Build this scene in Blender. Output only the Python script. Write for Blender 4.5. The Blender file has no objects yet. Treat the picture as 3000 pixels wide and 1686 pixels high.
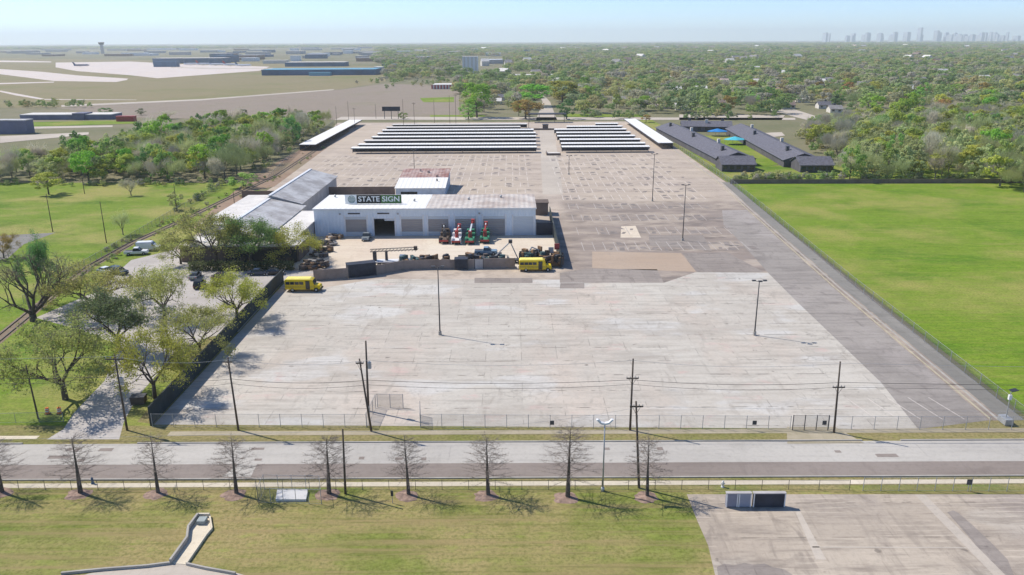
import bpy, bmesh, math, random
import numpy as np
from mathutils import Vector, Matrix
R_ = math.radians
sc = bpy.context.scene
COL = sc.collection

# ------------------------------------------------------------------ camera, sky, sun, exposure
CH, FP, PITCH, ROLL = 50.0, 2332.0, R_(17.24), 0.005
cF = np.array([0, math.cos(PITCH), -math.sin(PITCH)])
r0 = np.array([1.0, 0, 0]); u0 = np.array([0, math.sin(PITCH), math.cos(PITCH)])
cR = r0*math.cos(ROLL) - u0*math.sin(ROLL)
cU = r0*math.sin(ROLL) + u0*math.cos(ROLL)
cd = bpy.data.cameras.new('camera'); cam = bpy.data.objects.new('camera', cd); COL.objects.link(cam)
cd.sensor_width = 36.0; cd.lens = FP/3000*36.0
cd.clip_start = 0.5; cd.clip_end = 60000
mw = Matrix.Identity(4)
for i in range(3):
    mw[i][0], mw[i][1], mw[i][2] = cR[i], cU[i], -cF[i]
mw[2][3] = CH
cam.matrix_world = mw
sc.camera = cam

SUN_EL, SUN_AZ = R_(48.0), math.atan2(-0.905, 0.426)      # azimuth clockwise from +Y
sdir = Vector((math.sin(SUN_AZ)*math.cos(SUN_EL), math.cos(SUN_AZ)*math.cos(SUN_EL), math.sin(SUN_EL)))
w = bpy.data.worlds.new('World'); sc.world = w; w.use_nodes = True
wn = w.node_tree.nodes; wl = w.node_tree.links
sky = wn.new('ShaderNodeTexSky'); sky.sky_type = 'NISHITA'; sky.sun_disc = False
sky.sun_elevation = SUN_EL; sky.sun_rotation = SUN_AZ
sky.altitude = 0; sky.air_density = 0.62; sky.dust_density = 0.1; sky.ozone_density = 6.0
bg = wn.get('Background') or wn.new('ShaderNodeBackground')
bg.inputs['Strength'].default_value = 0.15
wl.new(sky.outputs[0], bg.inputs['Color'])
wo = wn.get('World Output') or wn.new('ShaderNodeOutputWorld')
wl.new(bg.outputs[0], wo.inputs['Surface'])
sl = bpy.data.lights.new('sun', 'SUN'); sl.energy = 4.5; sl.angle = R_(0.53); sl.color = (1.0, 0.928, 0.83)
so = bpy.data.objects.new('sun', sl); COL.objects.link(so)
so.rotation_euler = sdir.to_track_quat('Z', 'Y').to_euler(); so.location = (-60, 40, 120)
vs = sc.view_settings
sc.display_settings.display_device = 'sRGB'
vs.view_transform = 'Standard'; vs.look = 'None'; vs.gamma = 1.0; vs.use_curve_mapping = False
vs.exposure = 0.29
cy = sc.cycles
cy.max_bounces = 6; cy.diffuse_bounces = 3; cy.glossy_bounces = 2; cy.transmission_bounces = 3
cy.transparent_max_bounces = 16; cy.volume_bounces = 2
cy.use_denoising = True
cy.use_adaptive_sampling = True; cy.adaptive_threshold = 0.015
cy.caustics_reflective = False; cy.caustics_refractive = False

# ------------------------------------------------------------------ plan helpers (photo pixel -> point on the ground)
def G(px, py, z=0.0):
    d = cF + cR*(px-1500)/FP - cU*(py-843)/FP
    t = (z-CH)/d[2]
    return (d[0]*t, d[1]*t, z)
def D(x, y, z=0.0):               # same, from the 2576-wide overview
    return G(x*1.16460, y*1.16460, z)
def hz(P, py):                    # height over ground point P whose image row is py
    a = np.array([P[0], P[1], -CH]); k = -(py-843)/FP
    return float((k*a@cF - a@cU)/(cU[2]-k*cF[2]))
def pr(x, y, z=0.0):
    d = np.array([x, y, z-CH]); zc = d@cF
    return 1500+FP*(d@cR)/zc, 843-FP*(d@cU)/zc, zc
def inpoly(x, y, poly):
    c = False; j = len(poly)-1
    for i in range(len(poly)):
        xi, yi = poly[i]; xj, yj = poly[j]
        if (yi > y) != (yj > y) and x < (xj-xi)*(y-yi)/(yj-yi)+xi: c = not c
        j = i
    return c

# ------------------------------------------------------------------ materials
class NT:
    def __init__(s, name):
        s.m = bpy.data.materials.new(name); s.m.use_nodes = True
        s.t = s.m.node_tree; s.N = s.t.nodes; s.L = s.t.links
        s.b = s.N.get('Principled BSDF'); s.out = s.N.get('Material Output')
        s._p = None
    def put(s, sock, v):
        if v is None: return
        if isinstance(v, bpy.types.NodeSocket): s.L.new(v, sock)
        elif isinstance(v, (tuple, list)) and len(v) == 3 and sock.type == 'RGBA': sock.default_value = (*v, 1)
        else: sock.default_value = v
    def pos(s):
        if s._p is None: s._p = s.N.new('ShaderNodeNewGeometry').outputs['Position']
        return s._p
    def mapping(s, scale, vec=None, rotz=0):
        n = s.N.new('ShaderNodeMapping'); s.put(n.inputs['Vector'], vec or s.pos())
        n.inputs['Scale'].default_value = scale; n.inputs['Rotation'].default_value = (0, 0, rotz); return n.outputs[0]
    def noise(s, scale, detail=4, rough=.55, vec=None, col=False, dist=0):
        n = s.N.new('ShaderNodeTexNoise'); s.put(n.inputs['Vector'], vec or s.pos())
        n.inputs['Scale'].default_value = scale; n.inputs['Detail'].default_value = detail
        n.inputs['Roughness'].default_value = rough; n.inputs['Distortion'].default_value = dist
        return n.outputs['Color' if col else 'Fac']
    def math(s, op, a, b=None, c=None, clamp=False):
        n = s.N.new('ShaderNodeMath'); n.operation = op; n.use_clamp = clamp
        s.put(n.inputs[0], a); s.put(n.inputs[1], b)
        if c is not None: s.put(n.inputs[2], c)
        return n.outputs[0]
    def step(s, v, lo, hi, a=0.0, b=1.0):
        n = s.N.new('ShaderNodeMapRange'); n.interpolation_type = 'SMOOTHSTEP'
        s.put(n.inputs['Value'], v)
        n.inputs['From Min'].default_value = lo; n.inputs['From Max'].default_value = hi
        n.inputs['To Min'].default_value = a; n.inputs['To Max'].default_value = b
        return n.outputs[0]
    def mix(s, f, a, b, mode='MIX'):
        n = s.N.new('ShaderNodeMix'); n.data_type = 'RGBA'; n.blend_type = mode
        s.put(n.inputs[0], f); s.put(n.inputs[6], a); s.put(n.inputs[7], b); return n.outputs[2]
    def ramp(s, v, stops):
        n = s.N.new('ShaderNodeValToRGB'); s.put(n.inputs[0], v)
        e = n.color_ramp.elements
        while len(e) < len(stops): e.new(0.5)
        for i, (p, c) in enumerate(stops): e[i].position = p; e[i].color = (*c, 1)
        return n.outputs[0]
    def xyz(s, vec=None):
        n = s.N.new('ShaderNodeSeparateXYZ'); s.put(n.inputs[0], vec or s.pos()); return n.outputs
    def island(s): return s.N.new('ShaderNodeNewGeometry').outputs['Random Per Island']
    def objrand(s): return s.N.new('ShaderNodeObjectInfo').outputs['Random']
    def bump(s, h, strength=.3, dist=.05):
        n = s.N.new('ShaderNodeBump'); n.inputs['Strength'].default_value = strength; n.inputs['Distance'].default_value = dist
        s.put(n.inputs['Height'], h); s.L.new(n.outputs[0], s.b.inputs['Normal'])
    def done(s, col, rough=.85, metal=0.0, spec=.3):
        s.put(s.b.inputs['Base Color'], col); s.put(s.b.inputs['Roughness'], rough)
        s.b.inputs['Metallic'].default_value = metal; s.b.inputs['Specular IOR Level'].default_value = spec
        return s.m
MATS = {}
def paint(name, col, rough=.6, var=.12, scale=.6, metal=0.0, dirt=None, spec=.3):
    """plain painted / weathered surface with uneven tone and a little dirt"""
    if name in MATS: return MATS[name]
    n = NT(name)
    f = n.noise(scale, 6, .62)
    c = n.mix(n.step(f, .3, .7), tuple(v*(1-var) for v in col), tuple(min(1, v*(1+var)) for v in col))
    if dirt is not None:
        g = n.noise(scale*3.1, 8, .7)
        c = n.mix(n.step(g, .52, .8, 0, .75), c, dirt)
    MATS[name] = n.done(c, rough, metal, spec); return MATS[name]
def corrugated(name, c1, c2, axis=0, period=1.2, rust=None, amount=.5, rough=.5):
    if name in MATS: return MATS[name]
    n = NT(name); p = n.xyz()
    wv = n.math('SINE', n.math('MULTIPLY', p[axis], 2*math.pi/period))
    st = n.noise(.9, 6, .65, n.mapping((1, .12, 1) if axis == 0 else (.12, 1, 1)))
    c = n.mix(n.step(st, .3, .7), c1, c2)
    if rust:
        g = n.noise(.16, 8, .68)
        c = n.mix(n.step(g, .5-.25*amount, .75-.25*amount), c, n.mix(st, rust, tuple(v*.7 for v in rust)))
    n.bump(wv, .5, .06)
    MATS[name] = n.done(c, rough); return MATS[name]
def leafmat(name, lo, hi, obj_var=True, transl=.45):
    n = NT(name)
    isl = n.island()
    c = n.mix(isl, lo, hi)
    cl = n.noise(.55, 3, .5)
    c = n.mix(n.step(cl, .35, .7, 0, .4), c, tuple(v*.7 for v in lo))
    if obj_var:
        h = n.N.new('ShaderNodeHueSaturation'); n.put(h.inputs['Color'], c)
        r = n.objrand()
        n.put(h.inputs['Hue'], n.math('MULTIPLY_ADD', r, .05, .475))
        n.put(h.inputs['Value'], n.math('MULTIPLY_ADD', n.math('FRACT', n.math('MULTIPLY', r, 7.31)), .5, .75))
        c = h.outputs[0]
    n.done(c, .75, 0, .15)
    tr = n.N.new('ShaderNodeBsdfTranslucent'); n.put(tr.inputs['Color'], c)
    mx = n.N.new('ShaderNodeMixShader'); mx.inputs[0].default_value = transl
    n.L.new(n.b.outputs[0], mx.inputs[1]); n.L.new(tr.outputs[0], mx.inputs[2]); n.L.new(mx.outputs[0], n.out.inputs['Surface'])
    MATS[name] = n.m; return n.m
def glass(name, col=(.02, .025, .03)):
    if name in MATS: return MATS[name]
    n = NT(name); MATS[name] = n.done(n.mix(n.noise(.8, 2), col, tuple(v*1.8 for v in col)), .08, 0, .6); return MATS[name]
def meshwire(name, col, cover):
    """open wire weave far finer than a pixel"""
    if name in MATS: return MATS[name]
    n = NT(name); n.done(col, .5, .3)
    tr = n.N.new('ShaderNodeBsdfTransparent'); mx = n.N.new('ShaderNodeMixShader')
    f = n.math('MULTIPLY_ADD', n.noise(.4, 3), .5*cover, .75*cover)
    n.put(mx.inputs[0], f)
    n.L.new(tr.outputs[0], mx.inputs[1]); n.L.new(n.b.outputs[0], mx.inputs[2]); n.L.new(mx.outputs[0], n.out.inputs['Surface'])
    MATS[name] = n.m; return n.m

# ------------------------------------------------------------------ mesh builder
class MB:
    def __init__(s): s.v = []; s.f = []; s.mi = []
    def add(s, vs, fs, mi=0):
        o = len(s.v); s.v.extend(tuple(map(float, p)) for p in vs)
        for f in fs: s.f.append(tuple(i+o for i in f)); s.mi.append(mi)
        return s
    def box(s, x0, x1, y0, y1, z0, z1, mi=0):
        return s.add([(x0,y0,z0),(x1,y0,z0),(x1,y1,z0),(x0,y1,z0),(x0,y0,z1),(x1,y0,z1),(x1,y1,z1),(x0,y1,z1)],
              [(0,3,2,1),(4,5,6,7),(0,1,5,4),(1,2,6,5),(2,3,7,6),(3,0,4,7)], mi)
    def obox(s, a, b, wd, z0, z1, mi=0):      # wall-like box from a to b (2-D), width wd
        ax, ay = a[0], a[1]; bx, by = b[0], b[1]
        L = math.hypot(bx-ax, by-ay) or 1; nx, ny = -(by-ay)/L*wd/2, (bx-ax)/L*wd/2
        q = [(ax+nx,ay+ny),(ax-nx,ay-ny),(bx-nx,by-ny),(bx+nx,by+ny)]
        return s.prism(q, z0, z1, mi)
    def prism(s, poly, z0, z1, mi=0):
        n = len(poly)
        ar = sum(poly[i][0]*poly[(i+1)%n][1]-poly[(i+1)%n][0]*poly[i][1] for i in range(n))
        if ar < 0: poly = poly[::-1]
        vs = [(x,y,z0) for x,y in poly]+[(x,y,z1) for x,y in poly]
        fs = [tuple(range(n-1,-1,-1)), tuple(range(n,2*n))]+[(i,(i+1)%n,n+(i+1)%n,n+i) for i in range(n)]
        return s.add(vs, fs, mi)
    def side(s, prof, y0, y1, mi=0, inset=None):   # profile in x-z extruded along y; inset(z)->narrowing
        n = len(prof)
        ar = sum(prof[i][0]*prof[(i+1)%n][1]-prof[(i+1)%n][0]*prof[i][1] for i in range(n))
        if ar < 0: prof = prof[::-1]
        k = inset or (lambda z: 0)
        vs = [(x, y0+k(z), z) for x, z in prof]+[(x, y1-k(z), z) for x, z in prof]
        fs = [tuple(range(n)), tuple(range(2*n-1, n-1, -1))]+[(i, n+i, n+(i+1)%n, (i+1)%n) for i in range(n)]
        return s.add(vs, fs, mi)
    def tube(s, p0, p1, ra, rb=None, n=6, mi=0, cap=True):
        rb = ra if rb is None else rb
        p0 = Vector(p0); p1 = Vector(p1); d = p1-p0
        if d.length < 1e-6: return s
        d.normalize(); a = d.orthogonal().normalized(); b = d.cross(a)
        vs = []
        for p, r in ((p0, ra), (p1, rb)):
            for i in range(n):
                t = 2*math.pi*i/n; vs.append(p+a*(r*math.cos(t))+b*(r*math.sin(t)))
        fs = [(i,(i+1)%n,n+(i+1)%n,n+i) for i in range(n)]
        if cap: fs += [tuple(range(n-1,-1,-1)), tuple(range(n,2*n))]
        return s.add(vs, fs, mi)
    def poly(s, pts, mi=0): return s.add(pts, [tuple(range(len(pts)))], mi)
    def mesh(s, name, mats, smooth=False, bevel=0):
        me = bpy.data.meshes.new(name)
        me.from_pydata(s.v, [], s.f)
        for m in (mats if isinstance(mats, (list, tuple)) else [mats]): me.materials.append(m)
        if any(s.mi): me.polygons.foreach_set('material_index', s.mi)
        if smooth: me.polygons.foreach_set('use_smooth', [True]*len(me.polygons))
        me.update(); return me
    def build(s, name, mats, parent=None, loc=(0,0,0), rotz=0, smooth=False, bevel=0):
        o = bpy.data.objects.new(name, s.mesh(name, mats, smooth)); COL.objects.link(o)
        o.location = loc; o.rotation_euler = (0, 0, rotz)
        if parent: o.parent = parent
        if bevel:
            m = o.modifiers.new('soft', 'BEVEL'); m.width = bevel; m.segments = 2; m.limit_method = 'ANGLE'; m.angle_limit = R_(35)
        return o
def tag(o, label, cat, group=None, kind='thing'):
    if label: o['label'] = label
    if cat: o['category'] = cat
    if group: o['group'] = group
    o['kind'] = kind; return o
def thing(name, label, cat, loc=(0,0,0), rotz=0, group=None):
    o = bpy.data.objects.new(name, None); COL.objects.link(o)
    o.empty_display_size = .5; o.location = loc; o.rotation_euler = (0, 0, rotz)
    return tag(o, label, cat, group)
def child(src, parent, loc=None, rotz=None):
    c = src.copy(); COL.objects.link(c); c.parent = parent
    if loc is not None: c.location = loc
    if rotz is not None: c.rotation_euler = (0, 0, rotz)
    return c
def dup(root, loc, rotz=None, label=None, scale=None):
    r = root.copy(); COL.objects.link(r); r.location = loc
    if rotz is not None: r.rotation_euler = (0, 0, rotz)
    if scale is not None: r.scale = scale
    if label: r['label'] = label
    for ch in list(root.children):
        c = ch.copy(); COL.objects.link(c); c.parent = r
        for g in list(ch.children):
            d = g.copy(); COL.objects.link(d); d.parent = c
    return r
ORD = ['first','second','third','fourth','fifth','sixth','seventh','eighth','ninth','tenth','eleventh','twelfth','thirteenth','fourteenth','fifteenth',
       'sixteenth','seventeenth','eighteenth','nineteenth','twentieth']
ORD += ['twenty-'+o for o in ORD[:9]]+['thirtieth']+['thirty-'+o for o in ORD[:9]]+['fortieth']+['forty-'+o for o in ORD[:9]]+['fiftieth']+['fifty-'+o for o in ORD[:9]]+['sixtieth']+['sixty-'+o for o in ORD[:9]]+['seventieth']+['seventy-'+o for o in ORD[:9]]
def sheet(name, pts, mat, z, kind='structure', label=None, cat=None):
    """a flat ground sheet, corners given as plan points"""
    bm = bmesh.new(); vs = [bm.verts.new((p[0], p[1], z)) for p in pts]
    f = bm.faces.new(vs); f.normal_update()
    if f.normal.z < 0: f.normal_flip()
    bmesh.ops.triangulate(bm, faces=[f])
    me = bpy.data.meshes.new(name); bm.to_mesh(me); bm.free(); me.materials.append(mat)
    o = bpy.data.objects.new(name, me); COL.objects.link(o); o['kind'] = kind
    if label: o['label'] = label
    if cat: o['category'] = cat
    return o
def GP(*xy): return [G(*p) for p in xy]
def DP(*xy): return [D(*p) for p in xy]
def strip(a, wd):                 # ribbon polygon round a polyline of plan points
    pts = [Vector((p[0], p[1])) for p in a]; L = []; Rr = []
    for i, p in enumerate(pts):
        d = (pts[min(i+1, len(pts)-1)]-pts[max(i-1, 0)]).normalized(); n = Vector((-d.y, d.x))*wd/2
        L.append(p+n); Rr.append(p-n)
    return [(p.x, p.y) for p in L+Rr[::-1]]
rng = random.Random(7)

# ------------------------------------------------------------------ ground materials
def grass(name, c1, c2, dry, dry_amt=.3, streak=0, big=.03, lush=None):
    n = NT(name)
    a = n.noise(big, 6, .62); b = n.noise(.45, 6, .7); c_ = n.noise(2.2, 5, .75); e = n.noise(.11, 6, .68, n.mapping((.45, 1, 1)))
    c = n.mix(n.step(b, .25, .75), c1, c2)
    if lush: c = n.mix(n.step(n.noise(.07, 5, .6, n.mapping((.6, 1, 1), rotz=.4)), .5, .66, 0, .8), c, lush)
    c = n.mix(n.step(a, .62-dry_amt*.5, .82-dry_amt*.5, 0, .75), c, dry)
    c = n.mix(n.step(e, .5, .72, 0, .6), c, tuple(v*.92 for v in dry))
    c = n.mix(n.step(e, .48, .3, 0, .55), c, tuple(v*.72 for v in c1))
    c = n.mix(n.step(c_, .4, .66, 0, .6), c, tuple(v*.45 for v in c1))
    c = n.mix(n.step(n.noise(.9, 5, .7, n.mapping((.5, 1, 1))), .5, .68, 0, .5), c, tuple(min(1, v*1.25) for v in c2))
    if streak:
        s = n.noise(1.0, 5, .65, n.mapping((.035, 1.0, 1)))
        c = n.mix(n.step(s, .42, .66, 0, streak), c, tuple(v*.72 for v in dry))
        s2 = n.noise(1.6, 4, .6, n.mapping((.06, 1.0, 1)))
        c = n.mix(n.step(s2, .5, .7, 0, streak*.6), c, tuple(v*.6 for v in c1))
    n.bump(n.noise(3.5, 5, .7), .5, .08)
    return n.done(c, .95, 0, .1)
M_field = grass('mown_field_grass', (.13,.23,.017), (.195,.30,.028), (.38,.34,.11), .32, .34, .03, (.085,.20,.012))
M_left = grass('meadow_grass', (.135,.225,.022), (.205,.285,.04), (.42,.35,.14), .35, .15, .03, (.075,.17,.014))
M_lawn = grass('front_lawn_grass', (.155,.20,.036), (.22,.25,.06), (.40,.31,.15), .46, .7, .05, (.085,.19,.018))
M_verge = grass('verge_grass', (.14,.17,.035), (.20,.21,.06), (.34,.27,.14), .55)
M_air = grass('airfield_grass', (.185,.205,.07), (.23,.235,.095), (.32,.255,.17), .62, .5, .006, (.14,.19,.05))
M_brown = grass('dormant_grass', (.30,.245,.205), (.33,.275,.23), (.24,.24,.13), .14, .35, .012)

def m_concrete(name, c1, c2, dark, jx, jy, joint=.35, pale=None, blot=.45, warm=None, cell=.10, spots=.5, worn=False, rings=False):
    n = NT(name); p = n.xyz()
    k_ = lambda c, f=1.0: (min(1, c[0]*1.03*f), c[1]*f, c[2]*.945*f)
    c1, c2, dark = k_(c1), k_(c2), k_(dark)
    a = n.noise(.035, 6, .6); b = n.noise(.22, 8, .68, n.mapping((.45, 1, 1))); d = n.noise(1.7, 6, .7)
    c = n.mix(n.step(a, .32, .68), c1, c2)
    if warm: c = n.mix(n.step(n.noise(.05, 5, .6, n.mapping((1, .5, 1), rotz=.6)), .47, .66, 0, .9), c, warm)
    if pale: c = n.mix(n.step(n.noise(.06, 4, .5, n.mapping((.8, 1.4, 1))), .55, .62, 0, .65), c, pale)
    if cell:
        cv = n.N.new('ShaderNodeCombineXYZ')
        n.put(cv.inputs[0], n.math('FLOOR', n.math('DIVIDE', n.math('ADD', p[0], 500.0), jx))); n.put(cv.inputs[1], n.math('FLOOR', n.math('DIVIDE', n.math('ADD', p[1], 500.0), jy)))
        wn_ = n.N.new('ShaderNodeTexWhiteNoise'); wn_.noise_dimensions = '2D'; n.put(wn_.inputs['Vector'], cv.outputs[0])
        c = n.mix(n.math('MULTIPLY', n.math('POWER', wn_.outputs['Value'], 2.2), cell*2.4), c, dark)
    st = n.noise(.75, 6, .7, n.mapping((.09, 1, 1)))
    c = n.mix(n.step(st, .46, .72, 0, blot*.9), c, tuple(v*.92 for v in dark))
    c = n.mix(n.step(b, .5, .74, 0, blot), c, dark)
    sw = n.noise(.3, 5, .65, n.mapping((1, .35, 1), rotz=.8), dist=1.6)
    c = n.mix(n.step(sw, .54, .7, 0, blot*.8), c, tuple(v*1.02 for v in dark))
    c = n.mix(n.step(d, .45, .8, 0, .34), c, tuple(v*.6 for v in dark))
    sp = n.noise(.55, 3, .5)
    c = n.mix(n.step(sp, .69, .76, 0, spots), c, tuple(v*.5 for v in dark))
    def line(ax, per, wid):
        t = n.math('FRACT', n.math('DIVIDE', n.math('ADD', p[ax], 500.0), per))
        t = n.math('ABSOLUTE', n.math('SUBTRACT', t, .5))
        return n.math('GREATER_THAN', t, .5-wid/per/2)
    gate = n.step(n.noise(.35, 3, .6), .48, .6)
    l = n.math('MAXIMUM', n.math('MULTIPLY', line(0, jx, .13), .6), line(1, jy, .24))
    c = n.mix(n.math('MULTIPLY', n.math('MULTIPLY', l, gate), joint), c, tuple(v*.35 for v in dark))
    if worn:      # cracks, reddish marks
        vo = n.N.new('ShaderNodeTexVoronoi'); vo.feature = 'DISTANCE_TO_EDGE'; vo.inputs['Scale'].default_value = .085
        wv = n.N.new('ShaderNodeVectorMath'); wv.operation = 'ADD'; n.put(wv.inputs[0], n.pos())
        sc_ = n.N.new('ShaderNodeVectorMath'); sc_.operation = 'SCALE'; n.put(sc_.inputs[0], n.noise(.25, 4, .6, col=True)); sc_.inputs['Scale'].default_value = 7.0
        n.L.new(sc_.outputs[0], wv.inputs[1]); n.L.new(wv.outputs[0], vo.inputs['Vector'])
        ck = n.math('MULTIPLY', n.step(vo.outputs['Distance'], .012, .004), n.step(n.noise(.06, 3, .5), .45, .6))
        c = n.mix(n.math('MULTIPLY', ck, .3), c, tuple(v*.45 for v in dark))
        c = n.mix(n.step(n.noise(.21, 4, .6, n.mapping((.6, 1, 1))), .60, .70, 0, .5), c, (.55,.39,.355))
        c = n.mix(n.step(n.noise(.10, 6, .7, n.mapping((.35, 1, 1), rotz=.15)), .52, .66, 0, .5), c, tuple(v*1.04 for v in dark))
    if rings:     # turning tyre marks
        wv = n.N.new('ShaderNodeTexWave'); wv.wave_type = 'RINGS'; wv.inputs['Scale'].default_value = .35; wv.inputs['Distortion'].default_value = 5.0; wv.inputs['Detail'].default_value = 3; wv.inputs['Detail Scale'].default_value = .35
        n.put(wv.inputs['Vector'], n.mapping((1, 1, 0)))
        g_ = n.math('MULTIPLY', n.step(wv.outputs['Fac'], .86, .97), n.step(n.noise(.12, 4, .6), .46, .6))
        c = n.mix(n.math('MULTIPLY', g_, .45), c, tuple(min(1, v*1.2) for v in c2))
        w2 = n.noise(.5, 5, .7, n.mapping((1, .12, 1), rotz=-.5))
        c = n.mix(n.step(w2, .5, .68, 0, .5), c, dark)
    n.bump(d, .15, .02)
    return n.done(c, .9, 0, .2)
M_conc = m_concrete('pale_concrete', (.475,.453,.42), (.525,.51,.475), (.335,.312,.285), 5.9, 5.8, .7, (.58,.575,.55), .74, (.545,.475,.405), .10, .75, True)
M_yard = m_concrete('cream_yard_concrete', (.60,.53,.44), (.66,.61,.53), (.47,.39,.31), 7, 7, .15, None, .4, (.62,.52,.42))
M_car = m_concrete('car_park_concrete', (.42,.40,.39), (.47,.455,.45), (.31,.29,.28), 5, 5, .2)
M_tan = m_concrete('worn_tan_concrete', (.40,.35,.30), (.48,.43,.37), (.25,.22,.195), 9, 6.5, .4, (.52,.47,.40), .95, (.33,.285,.255), .12, .6, False, True)
M_roadL = m_concrete('light_road_concrete', (.415,.405,.39), (.475,.465,.445), (.335,.325,.31), 12, 40, .3, None, .5, None, .05)
M_roadD = m_concrete('brown_road_asphalt', (.235,.205,.19), (.27,.24,.225), (.18,.155,.145), 40, 60, .1, None, .5, None, 0)
M_walk = m_concrete('pavement_concrete', (.60,.55,.45), (.66,.61,.51), (.45,.40,.33), 1.6, 50, .3, None, .3)
M_lane = m_concrete('grey_lane_asphalt', (.265,.25,.24), (.34,.32,.305), (.185,.17,.165), 30, 6.5, .3, None, .8, (.38,.345,.32), .06)
M_gravel = m_concrete('gravel_strip', (.21,.21,.205), (.265,.26,.25), (.15,.15,.14), 30, 30, .0, None, .5)
M_patchD = m_concrete('dark_patch_asphalt', (.27,.245,.23), (.34,.31,.29), (.17,.15,.145), 2.7, 30, .5, None, .7)
M_patchO = m_concrete('orange_patch_asphalt', (.40,.315,.25), (.44,.36,.295), (.31,.265,.225), 30, 30, 0, None, .4)
M_dirt = m_concrete('bare_dirt', (.27,.19,.14), (.33,.25,.19), (.18,.12,.09), 60, 60, 0, None, .5, (.25,.21,.13))
M_ballast = m_concrete('track_ballast', (.21,.165,.125), (.25,.205,.155), (.14,.105,.08), 60, 60, 0, None, .6)
M_path = m_concrete('earthy_path', (.36,.32,.24), (.42,.38,.30), (.25,.23,.15), 1.6, 50, .2, None, .6)
M_apron = m_concrete('airport_concrete', (.57,.515,.49), (.62,.57,.545), (.50,.44,.42), 40, 25, .5, None, .65, (.58,.54,.53), .1)
M_street = m_concrete('suburb_street', (.45,.41,.37), (.52,.48,.43), (.34,.31,.28), 60, 60, 0, None, .4)

def m_backlot():
    n = NT('old_tan_asphalt'); p = n.xyz()
    a = n.noise(.03, 5, .6); b = n.noise(.3, 7, .7, n.mapping((.25, 1, 1))); d = n.noise(2.0, 5, .7)
    c = n.mix(n.step(a, .35, .65), (.45,.40,.335), (.40,.355,.31))
    c = n.mix(n.step(n.noise(.08, 5, .6), .5, .62, 0, .5), c, (.52,.47,.41))
    # older, darker paving between the shop and the field
    near = n.math('MULTIPLY', n.step(p[1], 262, 246), n.step(p[0], 14, 18))
    near = n.math('MAXIMUM', near, n.math('MULTIPLY', n.step(p[1], 238, 226), n.step(p[0], 10, 13)))
    c = n.mix(n.math('MULTIPLY', near, n.step(n.noise(.11, 6, .65, n.mapping((.5, 1, 1))), .38, .58, .3, 1.0)), c, (.255,.225,.205))
    c = n.mix(n.math('MULTIPLY', near, n.step(n.noise(.16, 6, .7, n.mapping((.4, 1, 1))), .5, .64, 0, .8)), c, (.165,.148,.138))
    # rows of stalls: oil and tyre dirt gathers where cars stood
    row = n.math('ABSOLUTE', n.math('SUBTRACT', n.math('FRACT', n.math('DIVIDE', n.math('ADD', p[1], 8.0), 17.0)), .5))
    row2 = n.math('ABSOLUTE', n.math('SUBTRACT', n.math('FRACT', n.math('DIVIDE', n.math('ADD', p[1], 6.75), 12.5)), .5))
    far = n.math('GREATER_THAN', p[1], 255.0)
    row = n.math('ADD', n.math('MULTIPLY', row, n.math('SUBTRACT', 1.0, far)), n.math('MULTIPLY', row2, far))
    row = n.math('MULTIPLY', n.step(row, .3, .18), n.step(p[1], 372, 366))
    row = n.math('MULTIPLY', row, n.step(n.noise(.5, 5, .7, n.mapping((.5, .6, 1))), .42, .68))
    c = n.mix(n.math('MULTIPLY', row, .5), c, (.215,.185,.165))
    st = n.noise(.16, 4, .6, n.mapping((.12, 1.3, 1)))
    c = n.mix(n.step(st, .5, .7, 0, .4), c, (.30,.265,.23))
    c = n.mix(n.step(b, .55, .8, 0, .45), c, (.26,.225,.195))
    c = n.mix(n.step(d, .5, .8, 0, .2), c, (.2,.18,.16))
    n.bump(d, .2, .02)
    return n.done(n.mix(1.0, c, (1.05,1.0,.955), 'MULTIPLY'), .9, 0, .2)
M_back = m_backlot()
def m_ground():
    n = NT('suburban_ground')
    a = n.noise(.004, 6, .6); b = n.noise(.03, 6, .65); e = n.noise(.4, 6, .7)
    c = n.mix(n.step(a, .35, .65), (.17,.17,.09), (.23,.205,.14))
    c = n.mix(n.step(b, .4, .7, 0, .7), c, (.13,.145,.07))
    c = n.mix(n.step(e, .45, .75, 0, .5), c, (.26,.215,.165))
    return n.done(c, .95, 0, .1)
M_ground = m_ground()
M_line = paint('worn_white_line_paint', (.60,.55,.50), .8, .12, .8, 0, (.40,.355,.31))
M_stain = paint('oil_stained_asphalt', (.23,.20,.18), .8, .2, .5, 0, (.30,.26,.23))
M_yell = paint('faded_yellow_kerb_paint', (.40,.365,.27), .8, .15, .5, 0, (.36,.34,.30))
M_kerb = paint('kerb_concrete', (.37,.35,.315), .9, .12, .4, 0, (.3,.28,.25))
M_mulch = paint('bark_mulch', (.27,.19,.15), .95, .35, 1.6)

# ------------------------------------------------------------------ the setting
sheet('ground', [(-26000,-600),(26000,-600),(26000,26000),(-26000,26000)], M_ground, -0.05)
XL, XR = -160, 160
# front lawn / verge base between y=20 and the lot
sheet('lawn', [(-300,20),(300,20),(300,82.2),(-300,82.2)], M_lawn, 0.0)
sheet('verge', [(-300,82.204),(300,82.204),(300,100.5),(-300,100.5)], M_verge, 0.0005)
sheet('meadow', GP((-900,1245),(452,1248),(835,822),(760,560),(760,536),(-900,536)), M_left, 0.0035)
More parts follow.
